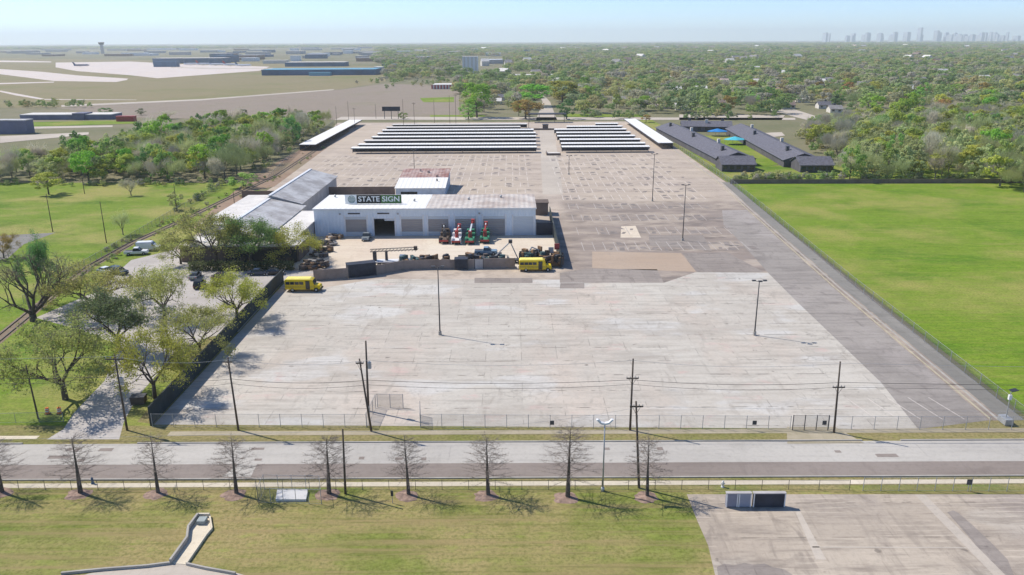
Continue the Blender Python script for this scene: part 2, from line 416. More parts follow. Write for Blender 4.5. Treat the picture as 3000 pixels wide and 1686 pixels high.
# the lot
lot = [(-49.3,98.6),(69.9,98.6),(73.6,170),(78.6,285),(80.2,400),(80.2,520),(-112,520),(-98,420),(-86,290),(-86,176),(-49.6,168)]
sheet('old_lot', lot, M_back, 0.004)
conc = [(-49.2,98.65)]+[G(*p)[:2] for p in ((2690,1258),(2580,1120),(2440,985),(2330,880),(2250,800),(2038,798),(1946,829),(1640,829),(1640,820),(1100,818),(940,845),(835,823))]
sheet('concrete_lot', conc, M_conc, 0.009)
lane = [G(*p)[:2] for p in ((2690,1258),(2580,1120),(2440,985),(2330,880),(2250,800),(2215,760),(2160,700),(2120,660))]+[(64.5,240),(72.2,240),(67.6,160),(65.2,98.65)]
sheet('asphalt_lane', lane, M_lane, 0.008)
sheet('dark_patch', GP((1640,829.3),(1945,829.3),(1925,790),(1720,788),(1640,800)), M_patchD, 0.0145)
sheet('dark_patch', GP((1640,846),(1712,846),(1712,830),(1642,830)), M_patchD, 0.0145)
sheet('orange_patch', GP((1735,786),(2040,797.3),(1995,742),(1735,738)), M_patchO, 0.0145)
sheet('orange_patch', GP((1818,697),(1878,697),(1862,662),(1820,664)), M_yard, 0.0145)
sheet('dark_patch', GP((2040,797.4),(2238,798),(2130,740),(2000,742)), M_patchD, 0.0140)
sheet('dark_patch', GP((1905,720),(2085,735),(2060,690),(1900,690)), M_patchD, 0.0135)
sheet('lot_patch', GP((1390,830),(1560,830),(1560,815),(1390,815)), M_patchD, 0.0142)
sheet('yard_paving', [(-56,176.4),(11,176.4),(11,208.4),(-56,208.4)], M_yard, 0.0148)
sheet('yard_paving', [(-60,233),(-22,233),(-22,262),(-60,262)], M_yard, 0.0148)
sheet('lane_centre', GP((1590,570),(1650,570),(1622,372),(1580,372)), M_street, 0.0110)
# right edge: kerb, gravel drain strip, field
edge = [(65.6,98.65),(67.9,160),(72.5,240),(75.6,290),(76.6,400),(76.6,515)]
MB_ = MB()
for a, b in zip(edge, edge[1:]): MB_.obox(a, b, .18, 0.0, .12)
k = MB_.build('kerb', M_yell); k['kind'] = 'structure'
MB_ = MB()
for a, b in zip(edge, edge[1:]): MB_.obox((a[0]+1.0, a[1]), (b[0]+1.0, b[1]), .3, 0.0, .1)
k = MB_.build('kerb', M_kerb); k['kind'] = 'structure'
sheet('gravel_strip', [(x+1.6, y) for x, y in edge[:4]]+[(x+4.6, y) for x, y in edge[:4]][::-1], M_gravel, 0.012)
sheet('field', [(71.0,98.6),(420,98.6),(420,286),(79.4,286)], M_field, 0.002)
sheet('field_border', [(79.3,286.05),(420,286.05),(420,330),(92,330),(92,540),(80.4,540)], M_left, 0.0)
# roads
sheet('road', [(-400,88.55),(400,86.9),(400,92.2),(-400,93.9)], M_roadL, 0.012)
sheet('road', [(-400,84.85),(400,83.8),(400,86.896),(-400,88.546)], M_roadD, 0.008)
sheet('road_patch', GP((650,1397.5),(735,1397.5),(757,1353),(712,1353)), M_roadL, 0.0165)
MB_ = MB()
MB_.obox((-400,84.72),(400,83.66),.22,0,.13)
for a, b in ((-400,-64.0),(-49,45.5),(50.5,400)):
    MB_.obox((a,94.03-(a+400)*.00213),(b,94.03-(b+400)*.00213),.22,0,.13)
k = MB_.build('kerb', M_kerb); k['kind'] = 'structure'
sheet('pavement', [(-400,82.75),(400,82.2),(400,83.1),(-400,83.75)], M_walk, 0.02)
sheet('pavement', [(-400,96.4),(-63,95.5),(-63,94.6),(-400,95.4)], M_walk, 0.02)
sheet('pavement', [(-46,96.55),(400,95.55),(400,94.45),(-46,95.35)], M_path, 0.02)
# driveway and the car park under the oaks
sheet('driveway', DP((118,1106),(300,1106),(312,1060),(345,1000),(405,930),(455,860),(330,790),(300,880),(262,960),(185,1040),(160,1080)), M_car, 0.010)
sheet('car_park', DP((90,800),(240,735),(330,655),(440,628),(490,672),(800,684),(716,706),(600,835),(520,850),(420,900),(330,880),(200,830)), M_car, 0.0140)
sheet('left_path', DP((-300,612),(60,590),(140,586),(60,615),(20,650),(-200,700)), M_gravel, 0.012)
sheet('wall_verge', DP((388,1068),(716,712),(700,706),(520,850),(455,930),(400,1000),(345,1062)), M_verge, 0.0122)
sheet('dirt_strip', DP((560,560),(640,480),(690,470),(880,330),(850,325),(640,440),(520,540),(470,580)), M_dirt, 0.010)
rail = [D(*p) for p in ((-60,900),(130,745),(225,672),(330,613),(480,545),(590,492),(700,440),(860,335),(905,305))]
sheet('track_bed', strip(rail, 2.7), M_ballast, 0.016)
sheet('driveway', [(35.5,92.3),(45.5,92.3),(43.5,96.9),(37.0,97.0)], M_path, 0.024)
# bottom right paved lot
sheet('paved_corner', GP((2012,1449),(3600,1449),(3600,1900),(2140,1900),(2095,1686),(2075,1600),(2040,1520)), M_tan, 0.012)
sheet('dark_patch', GP((2105,1700),(2340,1700),(2318,1682),(2296,1668),(2262,1662),(2240,1652),(2205,1655),(2180,1650),(2150,1657),(2122,1652),(2100,1662)), M_patchD, 0.017)
for pts in (((2680,1450),(2710,1450),(2960,1700),(2925,1700)),((2330,1500),(2345,1500),(2420,1640),(2390,1640)),((2380,1602),(2830,1604),(2830,1607),(2380,1605))):
    sheet('lot_seam', GP(*pts), M_street, 0.0175)
sheet('dark_patch', GP((2775,1502),(2792,1496),(2808,1504),(2850,1540),(2905,1592),(2952,1640),(2972,1690),(2935,1692),(2880,1625),(2835,1570)), M_patchD, 0.0172)
# concrete drain chute and footpath, bottom left
sheet('footpath', DP((120,1475),(225,1443),(330,1425),(428,1420),(480,1418),(600,1443),(700,1475)), M_street, 0.008)
# parking stall lines on the old lot
ml = MB()
def stall_rows(x0, x1, rows, l=4.4, sp=2.75):
    for y in rows:
        x = x0
        while x < x1:
            if rng.random() < .85:
                ml.poly([(x-.09,y-l,.0195),(x+.09,y-l,.0195),(x+.09,y+l,.0195),(x-.09,y+l,.0195)])
            x += sp
        ml.poly([(x0,y-.06,.0205),(x1,y-.06,.0205),(x1,y+.06,.0205),(x0,y+.06,.0205)])
stall_rows(18, 62, [196,213,230,247]); near_lines = ml; ml = MB()
stall_rows(17, 64, [262,274.5,287,299.5,312,324.5,337,349.5,361])
stall_rows(-20, 7, [262,274.5]); stall_rows(-82, 7, [287,299.5,312,324.5,337,349.5,361])
for y in (104,):
    for x in range(50, 64, 3): ml.poly([(x,99,.0195),(x+.12,99,.0195),(x-1.3,106,.0195),(x-1.42,106,.0195)])
st_ = MB()
for x0, x1, rows_, dens in ((18,62,[196,213,230,247],.5),(17,64,[262,274.5,287,299.5,312,324.5,337,349.5,361],.28),(-20,7,[262,274.5],.25),(-82,7,[287,299.5,312,324.5,337,349.5,361],.25)):
    for y in rows_:
        x = x0
        while x < x1:
            for s_ in (-1, 1):
                if rng.random() < dens:
                    yy = y+s_*rng.uniform(1.6,3.2); l = rng.uniform(.7,1.7); w_ = rng.uniform(.35,.95); k_ = rng.uniform(-.6,.6)
                    st_.poly([(x+1.37-w_+k_,yy-l,.0185),(x+1.37+w_+k_,yy-l,.0185),(x+1.37+w_-k_,yy+l,.0185),(x+1.37-w_-k_,yy+l,.0185)])
            x += 2.75
o = st_.build('stall_stains', M_stain); o['kind'] = 'structure'
o = near_lines.build('road_markings', paint('faded_line_paint', (.42,.385,.35), .85, .15, .7, 0, (.27,.24,.22))); o['kind'] = 'structure'
o = ml.build('road_markings', M_line); o['kind'] = 'structure'
# airport, fields and streets beyond
sheet('airfield', GP((-1500,330),(170,315),(590,293),(1000,262),(1130,240),(1130,196),(900,188),(640,181),(0,170),(-1500,180)), M_air, 0.0)
sheet('dry_field', GP((160,316),(590,293.5),(1000,262.5),(1130,246),(1250,250),(1345,262),(1345,345),(1000,352),(640,350),(400,345)), M_brown, 0.0)
for i, p in enumerate((((163,184),(380,181),(560,190),(790,196),(760,208),(680,214),(462,230),(380,221),(225,209),(163,198)),
          ((-900,180),(0,203),(122,211),(231,222),(375,231),(372,235),(340,241),(158,238),(0,218),(-900,215)),
          ((-900,246),(0,244),(158,240),(158,242.5),(0,247.5),(-900,250)),
          ((-200,176),(82,179),(150,181),(150,183.5),(60,183),(-200,182)),
          ((0,266),(60,277),(130,290),(118,292),(50,281),(0,270)),
          ((130,291),(400,293),(400,294),(130,293)),
          ((180,309),(590,291),(980,262),(975,265),(590,295),(180,314)),
          ((500,197),(640,200),(800,200),(800,202),(640,203.5),(500,200)))):
    sheet('runway' if i < 5 else 'airport_road', GP(*p), M_apron if i < 6 else M_street, 0.05+.004*i)
for p in (((980,352),(2330,352),(2330,346),(1000,343)),((2330,322),(2470,366),(2440,372),(2230,318)),((1570,352),(1632,352),(1612,300),(1585,270),(1575,270),(1590,300)),
          ((1990,352),(2290,352),(2300,338),(1990,336)),((100,372),(330,368),(330,373),(100,378)),((0,400),(260,388),(260,395),(0,420)),((2200,392),(2290,388),(2300,398),(2240,406))):
    sheet('street', GP(*p), M_street, 0.06)
for p in (((82,359),(400,352),(400,363),(95,372)),((1260,338),(1420,338),(1420,342),(1260,343)),((1660,343),(1900,343),(1900,336),(1660,334)),((1240,300),(1330,300),(1330,285),(1230,288))):
    sheet('lawn', GP(*p), M_field, 0.055)

rr2 = random.Random(8); pm_ = MB()
for i in range(26):
    x = rr2.uniform(-60, 60); y = rr2.choice((rr2.uniform(88.6,91.8), rr2.uniform(84.6,86.2))); l = rr2.uniform(.3,.55) if i % 6 else rr2.uniform(.8,1.4); q = rr2.uniform(.25,.45)
    pm_.poly([(x-l,y-q,.021),(x+l,y-q,.021),(x+l*.95,y+q,.021),(x-l,y+q*.9,.021)])
o = pm_.build('road_patches', M_roadD); o['kind'] = 'structure'

# ------------------------------------------------------------------ object materials
M_white = corrugated('white_metal_wall', (.66,.73,.80), (.74,.80,.86), 0, .9)
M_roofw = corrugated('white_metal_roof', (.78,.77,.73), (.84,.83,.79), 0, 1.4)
M_roofr = corrugated('rusting_metal_roof', (.55,.49,.43), (.61,.56,.50), 0, 1.4, (.47,.38,.31), .45)
M_rust = corrugated('rusted_metal_roof', (.44,.33,.28), (.50,.40,.35), 0, 1.2, (.33,.15,.11), .55)
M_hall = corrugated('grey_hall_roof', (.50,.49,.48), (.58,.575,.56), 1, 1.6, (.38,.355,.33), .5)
M_hallw = paint('hall_wall', (.42,.40,.39), .8, .15, .4, 0, (.25,.22,.2))
M_flat = paint('pale_flat_roof', (.62,.60,.57), .85, .1, .3, 0, (.42,.40,.37))
M_door = corrugated('grey_bay_door', (.33,.30,.285), (.38,.35,.33), 2, .55)
M_doorw = corrugated('white_bay_door', (.56,.60,.63), (.62,.66,.69), 2, .55)
M_dark = paint('near_black', (.03,.033,.035), .9)  # plain near-black; on the office front it paints in shade
M_black = paint('black_rubber', (.02,.02,.02), .8, .2, 2)
M_steel = paint('galvanised_steel', (.38,.39,.40), .45, .15, 1.2, .3)
M_dsteel = paint('dark_steel', (.07,.07,.075), .5, .25, 1)
M_wood = paint('weathered_wood', (.095,.075,.06), .9, .3, 1.3)
M_brwall = paint('brown_wall', (.17,.13,.11), .9, .2, .35, 0, (.11,.085,.07))
M_screen = paint('dark_green_screen', (.035,.045,.045), .85, .3, .4, 0, (.07,.07,.065))
M_taupe = paint('taupe_board_fence', (.26,.215,.19), .9, .15, .4, 0, (.17,.14,.12))
M_navy = paint('dark_navy_metal', (.035,.04,.055), .6, .25, .6)
M_bark = paint('tree_bark', (.11,.09,.075), .95, .35, 1.5)
M_barkg = paint('pale_bark', (.17,.145,.125), .95, .3, 1.5)
M_glass = glass('dark_glass')
M_cable = paint('cable_rubber', (.05,.05,.05), .7)
M_wire = meshwire('chain_link', (.42,.43,.43), .13)
M_wired = meshwire('dark_chain_link', (.13,.14,.14), .3)
M_greenp = paint('crane_green', (.05,.22,.13), .5, .15, 1)
M_redp = paint('crane_red', (.38,.06,.055), .5, .15, 1)
M_whitep = paint('vehicle_white', (.72,.73,.74), .4, .06, 1, 0, (.5,.48,.44))
M_bus = paint('school_bus_yellow', (.78,.56,.02), .45, .08, .7, 0, (.55,.40,.05))
M_busr = paint('bus_roof_pale_yellow', (.85,.74,.18), .5, .08, .7)
M_shingle = paint('slate_shingles', (.125,.125,.15), .9, .28, 1.2, 0, (.19,.185,.19))
M_pale = paint('pale_render', (.60,.57,.52), .85, .1, .3)
M_brick = paint('brown_brick', (.27,.17,.125), .9, .2, .6)
M_blue1 = corrugated('blue_hangar_roof', (.10,.30,.42), (.16,.36,.46), 0, 6)
M_blue2 = paint('deep_blue_wall', (.065,.125,.21), .7, .25, .05)
M_purple = paint('slate_blue_wall', (.16,.165,.235), .8, .2, .08)
M_sky1 = paint('skyline_pale_stone', (.38,.42,.48), .8, .15, .01)

# ------------------------------------------------------------------ trees
def rdir(r):
    z = r.uniform(-1, 1); t = r.uniform(0, 2*math.pi); s = math.sqrt(1-z*z); return Vector((s*math.cos(t), s*math.sin(t), z))
def quadleaf(mb, r, c, s, asp=1.0, mi=0, up=None, out=None):
    n = rdir(r)
    if out is not None: n = n*.55+out
    if up: n = n+Vector((0,0,up))
    n = n.normalized() if n.length > 1e-4 else Vector((0,0,1))
    a = n.orthogonal().normalized(); b = n.cross(a); t = r.uniform(0, 6.28)
    a, b = a*math.cos(t)+b*math.sin(t), b*math.cos(t)-a*math.sin(t)
    a = a*s*.5; b = b*s*.5*asp
    mb.add([c-a*r.uniform(.7,1.2)-b*.5, c+a*.4-b*r.uniform(.8,1.2), c+a*r.uniform(.8,1.2)+b*.4, c-a*.3+b*r.uniform(.8,1.2)], [(0,1,2,3)], mi)
def twig(mb, p, d, L, wdt, mi=0):
    n = d.orthogonal().normalized()*wdt
    mb.add([p-n, p+n, p+d*L], [(0,1,2)], mi)
def tree_meshes(kind, seed):
    """one tree of about 10 m: (trunk mesh with its limbs, crown mesh)"""
    r = random.Random(seed); tk = MB(); cr = MB()
    def seg(p, d, L, ra, rb, n=5):
        q = p+d*L; tk.tube(p, q, ra, rb, n, cap=False); return q
    def grow(p, d, L, ra, lev, mx, tips, spr, upb, kids):
        mid = seg(p, d, L*.5, ra, ra*.82, 6 if lev < 2 else 4)
        d2 = (d+rdir(r)*.22+Vector((0,0,upb*.4))).normalized()
        end = seg(mid, d2, L*.5, ra*.82, ra*.62, 6 if lev < 2 else 4)
        if lev >= mx: tips.append((end, d2)); tips.append((mid, d2)); return
        for k in range(kids if lev else kids+1):
            dd = (d2*.75+rdir(r)*spr+Vector((0,0,upb))).normalized()
            st = end if k == 0 else mid.lerp(end, r.uniform(.2, 1))
            grow(st, dd, L*r.uniform(.62,.85), ra*.55, lev+1, mx, tips, spr, upb, kids)
    tips = []
    if kind in ('oak', 'oakdark'):
        p = Vector((0,0,-.2)); p = seg(p, Vector((r.uniform(-.06,.06),r.uniform(-.06,.06),1)).normalized(), 2.3, .34, .25, 8)
        n = 5
        for k in range(n):
            t = 2*math.pi*(k+r.uniform(-.3,.3))/n
            d = Vector((math.cos(t)*.85, math.sin(t)*.85, r.uniform(.65,1.25))).normalized()
            grow(p-Vector((0,0,r.uniform(0,.5))), d, r.uniform(2.3,2.9), .17, 0, 4, tips, .66, .10, 2)
        nl = 44 if kind == 'oak' else 58
        for e, d in tips:
            if kind == 'oak' and r.random() < .06: continue
            for _ in range(nl):
                c = e+Vector((r.gauss(0,.55), r.gauss(0,.55), r.gauss(0,.4)))
                quadleaf(cr, r, c, r.uniform(.11,.26), .8, 0, .55)
            for _ in range(5):
                twig(cr, e, (d+rdir(r)*.8).normalized(), r.uniform(.6,1.2), .018, 1)
    elif kind == 'bareoak':
        p = Vector((0,0,-.2)); p = seg(p, Vector((0,0,1)), 1.2, .5, .42, 8)
        for k, (t, z) in enumerate(((.3,.75),(2.6,.8),(1.5,1.6),(4.4,1.1),(3.5,.55))):
            d = Vector((math.cos(t)*.9, math.sin(t)*.9, z)).normalized()
            grow(p, d, r.uniform(2.9,3.4), .25, 0, 4, tips, .55, .16, 2)
        for e, d in tips:
            for _ in range(9): twig(cr, e, (d+rdir(r)*.75+Vector((0,0,.2))).normalized(), r.uniform(.6,1.4), .02, 1)
            for _ in range(3):
                quadleaf(cr, r, e+Vector((r.gauss(0,.5), r.gauss(0,.5), r.gauss(0,.4))), r.uniform(.08,.2), .8, 0)
    elif kind == 'cypress':
        p = Vector((0,0,-.2)); H = 10.0
        tk.tube(p, (0,0,H*.45), .25, .13, 8, cap=False); tk.tube((0,0,H*.45), (.05,0,H), .13, .012, 6, cap=False)
        for k in range(84):
            z = 2.5+7.3*(k/84)**.95; t = k*2.4+r.uniform(-.4,.4)
            L = (1-(z/10.9))**.5*3.7*r.uniform(.75,1.1)
            d = Vector((math.cos(t), math.sin(t), r.uniform(.05,.42))).normalized()
            tk.tube((0,0,z), Vector((0,0,z))+d*L, .022, .006, 3, cap=False)
            for j in range(34):
                s = r.uniform(.22, 1.05); b = Vector((0,0,z))+d*L*s
                dd = (d*.6+rdir(r)*.75+Vector((0,0,.15))).normalized()
                twig(cr, b, dd, r.uniform(.3,.85)*(1.15-s*.4), .0095, 0)
    elif kind in ('leafy', 'bushy'):
        tk.tube((0,0,-.2), (r.uniform(-.2,.2),r.uniform(-.2,.2),4.2), .24, .14, 6, cap=False)
        for k in range(7):
            t = r.uniform(0,6.28); z = r.uniform(2,4.5)
            tk.tube((0,0,z), (math.cos(t)*2.4, math.sin(t)*2.4, z+r.uniform(1.2,3)), .1, .03, 4, cap=False)
        n = 26; zc, rx, rz = (6.1, 3.7, 3.7) if kind == 'leafy' else (5.0, 4.2, 4.6)
        for k in range(n):
            d = rdir(r); q = r.uniform(.45, 1)**.6
            c = Vector((d.x*rx*q, d.y*rx*q, zc+d.z*rz*q)); s0 = r.uniform(.75, 1.35)
            if c.z < 1.2: c.z = 1.2
            for _ in range(62):
                e = rdir(r)*s0*r.uniform(.5,1)
                quadleaf(cr, r, c+Vector((e.x,e.y,e.z*.75)), r.uniform(.3,.6), .8, 0, .15, e.normalized()*.75+d*.35)
    elif kind == 'bare':
        p = Vector((0,0,-.2)); p = seg(p, Vector((0,0,1)), 2.0, .2, .16, 6)
        for k in range(4):
            t = 2*math.pi*k/4+r.uniform(-.4,.4)
            grow(p, Vector((math.cos(t)*.5, math.sin(t)*.5, 1)).normalized(), r.uniform(2.2,2.9), .11, 0, 2, tips, .5, .3, 2)
        for e, d in tips:
            for _ in range(26):
                b = e+Vector((r.gauss(0,.6), r.gauss(0,.6), r.gauss(0,.7)))
                dd = (d*.4+rdir(r)*.55+Vector((0,0,.55))).normalized()
                twig(cr, b-dd*.6, dd, r.uniform(.8,1.7), r.uniform(.025,.05), 0)
    elif kind == 'far':
        n = 17
        tk.tube((0,0,-.2), (0,0,4), .2, .1, 4, cap=False)
        for k in range(n):
            d = rdir(r); q = r.uniform(.4,1)**.6
            c = Vector((d.x*4*q, d.y*4*q, max(1.2, 5.2+d.z*4*q))); s0 = r.uniform(1.1,1.9)
            for _ in range(44):
                e = rdir(r)*s0*r.uniform(.6,1); quadleaf(cr, r, c+Vector((e.x,e.y,e.z*.7)), r.uniform(.5,.95), .8, 0, .15, e.normalized()*.8+d*.4)
    return tk, cr
L_spring = leafmat('spring_olive_leaves', (.35,.37,.10), (.50,.51,.17))
L_yellow = leafmat('yellow_green_leaves', (.37,.44,.07), (.52,.57,.13))
L_olive = leafmat('dark_olive_leaves', (0.135,0.162,0.074), (0.229,0.257,0.114))
L_bright = leafmat('bright_green_leaves', (0.211,0.398,0.047), (0.338,0.586,0.083))
L_mid = leafmat('mid_green_leaves', (0.256,0.392,0.097), (0.392,0.561,0.143))
L_dark = leafmat('dark_green_leaves', (0.108,0.232,0.068), (0.201,0.356,0.102))
L_rust = leafmat('rusty_orange_leaves', (0.378,0.244,0.082), (0.486,0.332,0.118))
L_grey = leafmat('grey_brown_twigs', (0.497,0.448,0.338), (0.620,0.593,0.462), True, .4)
L_greyg = leafmat('grey_green_twigs', (0.373,0.435,0.179), (0.511,0.566,0.262), True, .4)
L_twig = leafmat('fine_brown_twigs', (.22,.18,.15), (.32,.27,.235), False, .1)
def m_mix():
    n = NT('mixed_suburban_leaves'); r = n.objrand()
    c = n.ramp(r, [(0,(0.136,0.227,0.090)),(.14,(0.287,0.433,0.141)),(.3,(0.441,0.532,0.186)),(.42,(0.477,0.495,0.258)),(.54,(0.505,0.469,0.377)),(.62,(0.472,0.445,0.390)),(.72,(0.308,0.435,0.162)),(.82,(0.545,0.563,0.217)),(.9,(0.525,0.434,0.224)),(.95,(0.173,0.273,0.109)),(1,(0.378,0.506,0.187))])
    c = n.mix(n.math('MULTIPLY', n.island(), .35), c, (.2,.22,.11))
    n.done(c, .85, 0, .1)
    tr = n.N.new('ShaderNodeBsdfTranslucent'); n.put(tr.inputs['Color'], c); mx = n.N.new('ShaderNodeMixShader'); mx.inputs[0].default_value = .42
    n.L.new(n.b.outputs[0], mx.inputs[1]); n.L.new(tr.outputs[0], mx.inputs[2]); n.L.new(mx.outputs[0], n.out.inputs['Surface']); return n.m
L_mix = m_mix()
PROTO = {}
def proto(kind, v):
    if (kind, v) not in PROTO:
        tk, cr = tree_meshes(kind, 100*v+sum(map(ord, kind)))
        tm = tk.mesh(kind+'_trunk', M_barkg if kind == 'bare' else M_bark, True)
        cm = cr.mesh(kind+'_crown', [L_mix, L_twig] if kind != 'cypress' else [L_twig])
        PROTO[(kind, v)] = (tm, cm)
    return PROTO[(kind, v)]
def tree(name, kind, v, loc, h, wid, leaf, label, group, rot=None, lean=(0,0)):
    """h = height, wid = crown width, both in metres"""
    tm, cm = proto(kind, v)
    root = thing(name, label, 'tree', (loc[0], loc[1], 0), rng.uniform(0, 6.28) if rot is None else rot, group)
    root.rotation_euler = (lean[0], lean[1], root.rotation_euler.z)
    nat = {'oak':(8.6,11),'oakdark':(8.6,11),'bareoak':(10,11.5),'cypress':(10,6.2),'leafy':(10.3,9),'bushy':(10,10),'bare':(9.2,7.5),'far':(10,10.5)}[kind]
    root.scale = (wid/nat[1], wid/nat[1], h/nat[0])
    a = bpy.data.objects.new('trunk', tm); COL.objects.link(a); a.parent = root
    b = bpy.data.objects.new('crown', cm); COL.objects.link(b); b.parent = root
    if leaf:
        b.material_slots[0].link = 'OBJECT'; b.material_slots[0].material = leaf
    return root
def pxtree(name, kind, v, base, topy, hw, leaf, label, group, rot=None):
    """base, top and half width measured on the overview; turned into a place and a size"""
    P = D(*base); h = hz(P, topy*1.1646); zc = pr(P[0], P[1], h*.6)[2]
    wid = 2*hw*1.1646*zc/FP
    return tree(name, kind, v, P, h, wid, leaf, label, group, rot)
g = 'budding oaks round the car park'
OAKS = [
 ((165,1005),822,132,'oak',0,L_spring,'wide budding oak with forked trunk beside the street driveway, lowest on the left'),
 ((390,1003),830,92,'oak',1,L_yellow,'yellow green oak at the street end of the long dark wall'),
 ((505,895),762,82,'oak',2,L_spring,'olive budding oak halfway along the outside of the long dark wall'),
 ((597,805),688,80,'oak',3,L_yellow,'round yellow green oak closest to the school bus parked at the dark wall'),
 ((415,803),676,72,'oak',0,L_spring,'budding oak standing alone in the middle of the car park'),
 ((240,788),672,112,'oak',2,L_spring,'broad budding oak over the rear of the car park, nearest the dark parked SUV'),
 ((300,880),742,108,'oakdark',0,L_olive,'dark grey green evergreen oak in the middle of the car park oaks'),
 ((455,665),592,52,'oak',3,L_spring,'small budding oak at the left corner of the low office'),
 ((545,668),532,92,'oak',1,L_spring,'tall brownish budding oak in front of the low office wall'),
 ((632,664),556,78,'oakdark',1,L_dark,'dense dark green oak in front of the middle of the low office'),
 ((733,660),566,66,'oak',2,L_yellow,'yellow green oak in front of the right end of the low office'),
 ((118,762),606,44,'oakdark',0,L_dark,'small round dark green tree behind the big bare tree'),
 ((10,650),588,34,'oak',1,L_rust,'small brownish tree by the gravel path at the left edge'),
]
for i, (b, t, hw, k, v, lf, lab) in enumerate(OAKS): pxtree('oak_tree', k, v, b, t, hw, lf, lab, g, 1.1*i)
pxtree('bare_tree', 'bareoak', 0, (85,808), 628, 112, L_greyg, 'big grey bare tree with a low forked trunk at the left edge', None, 4.2)
for b, t, hw, k, v, lf, lab in (
 ((123,490),430,46,'leafy',0,L_yellow,'yellow green round tree alone in the left meadow near the wood'),
 ((330,493),450,24,'bare',0,L_grey,'small greyish tree alone in the left meadow right of the round tree'),
 ((310,592),528,26,'bare',1,L_greyg,'thin young tree beside the rail track in the left meadow'),
 ((612,474),432,44,'bushy',0,L_mid,'dusky shrubby tree left of the grey hall at the end of the brown wall'),
 ((445,530),482,26,'bushy',1,L_greyg,'low dark shrub by the pole on the meadow fence line')):
    pxtree('meadow_tree', k, v, b, t, hw, lf, lab, 'single trees in the left meadow')
# bare cypresses along the pavement, each in a ring of mulch
CY = [(5,1240),(203,1242),(398,1242),(595,1243),(828,1244),(1028,1246),(1228,1247),(1428,1252),(1628,1250)]
ct = [1110,1098,1105,1098,1108,1104,1103,1085,1095]
for i, (x, y) in enumerate(CY):
    lab = ORD[i]+' bare cypress from the left in the row along the near fence'
    P = D(x, y)
    tree('cypress_tree', 'cypress', i % 5, P, hz(P, ct[i]*1.1646)*(1+.05*math.sin(i*3.7)), 6.9+.9*math.sin(i*2.1), None, lab, 'bare cypresses along the near fence', None, (.025*math.sin(i*1.9), .035*math.sin(i*2.7+1)))
    m = MB(); n = 18; rad = 1.25; pts = []
    for j in range(n):
        t = 2*math.pi*j/n; q = rad*rng.uniform(.85,1.2); pts.append((q*math.cos(t)*1.1, q*math.sin(t), .01))
    m.add(pts+[(0,0,.2)], [(j,(j+1)%n,n) for j in range(n)])
    tag(m.build('mulch_ring', M_mulch, None, (P[0]-.2,P[1]-.15,0)), 'ring of bark mulch round the '+ORD[i]+' bare cypress from the left', 'mulch ring', 'mulch rings under the cypresses')

# woods: each tree its own object, described by where it stands
KINDS = {'bright':('leafy',L_bright,'bright green'), 'mid':('bushy',L_mid,'mid green'), 'dark':('bushy',L_dark,'dark green'), 'yellow':('leafy',L_yellow,'yellow green'),
         'rust':('leafy',L_rust,'rusty orange'), 'grey':('bare',L_grey,'bare grey'), 'greyg':('bare',L_greyg,'grey green budding')}
def plant(poly, spacing, wts, hr, where, group, bands, seed, cap=400, wr=(.8,1.15), avoid=()):
    """fill a pixel polygon with single trees; bands name the depth rows"""
    r = random.Random(seed); pts = []
    c = [G(*p) for p in poly]; x0, x1 = min(p[0] for p in c), max(p[0] for p in c); y0, y1 = min(p[1] for p in c), max(p[1] for p in c)
    for _ in range(12000):
        x, y = r.uniform(x0, x1), r.uniform(y0, y1); px, py, _z = pr(x, y)
        if not inpoly(px, py, poly) or any(inpoly(px, py, a) for a in avoid): continue
        if any((x-q[0])**2+(y-q[1])**2 < spacing**2 for q in pts): continue
        pts.append((x, y, px, py))
        if len(pts) >= cap: break
    cls = {}
    for q in pts:
        k = r.choices(list(wts), list(wts.values()))[0]
        bi = next(i for i, (lim, _n) in enumerate(bands) if q[3] > lim)
        cls.setdefault((k, bi), []).append(q)
    for (k, bi), L in cls.items():
        L.sort(key=lambda q: q[2]); kind, leaf, desc = KINDS[k]
        for j, q in enumerate(L):
            h = r.uniform(*hr); lab = f'{desc} tree {bands[bi][1]} {where}, {ORD[j]} from left'
            tree('wood_tree', kind, r.randrange(3), q, h, h*r.uniform(*wr)*(.85 if kind != 'bare' else .8), leaf, lab, group)
    return len(pts)
LW = [(-140,540),(700,536),(760,500),(850,440),(965,372),(890,368),(800,385),(640,385),(420,420),(330,470),(200,490),(-140,505)]
n1 = plant(LW, 8.6, {'bright':3.6,'mid':3,'greyg':4,'grey':2,'dark':.8}, (10.5,15.5), 'of the left wood', 'trees of the left wood',
      [(498,'on the meadow edge'),(440,'in the middle'),(-99,'at the back')], 3, 92, avoid=[])
RW = [(2440,533),(2835,531),(2905,548),(3120,600),(3120,345),(2760,350),(2480,372),(2350,392),(2440,470),(2462,505)]
n2 = plant(RW, 8.8, {'grey':5,'greyg':5,'mid':2.4,'bright':1.3,'yellow':1.3,'dark':.5}, (10,15.5), 'of the right wood', 'trees of the right wood',
      [(500,'on the field edge'),(430,'in the middle'),(-99,'at the back')], 5, 96)
NB = [(1345,342),(1560,342),(1575,300),(1640,342),(2290,335),(2330,318),(2480,360),(2760,345),(3050,335),(3050,262),(2300,262),(1700,255),(1345,250)]
n3 = plant(NB, 12.5, {'mid':3.4,'bright':2.6,'dark':1.2,'yellow':2.4,'rust':1.2,'grey':1.4,'greyg':1.8}, (11,15), 'beyond the car lot', 'trees of the housing beyond the lot',
      [(318,'in the front row'),(290,'in the second row'),(-99,'in the back row')], 9, 88, (1.0,1.35))
print('trees', n1, n2, n3)
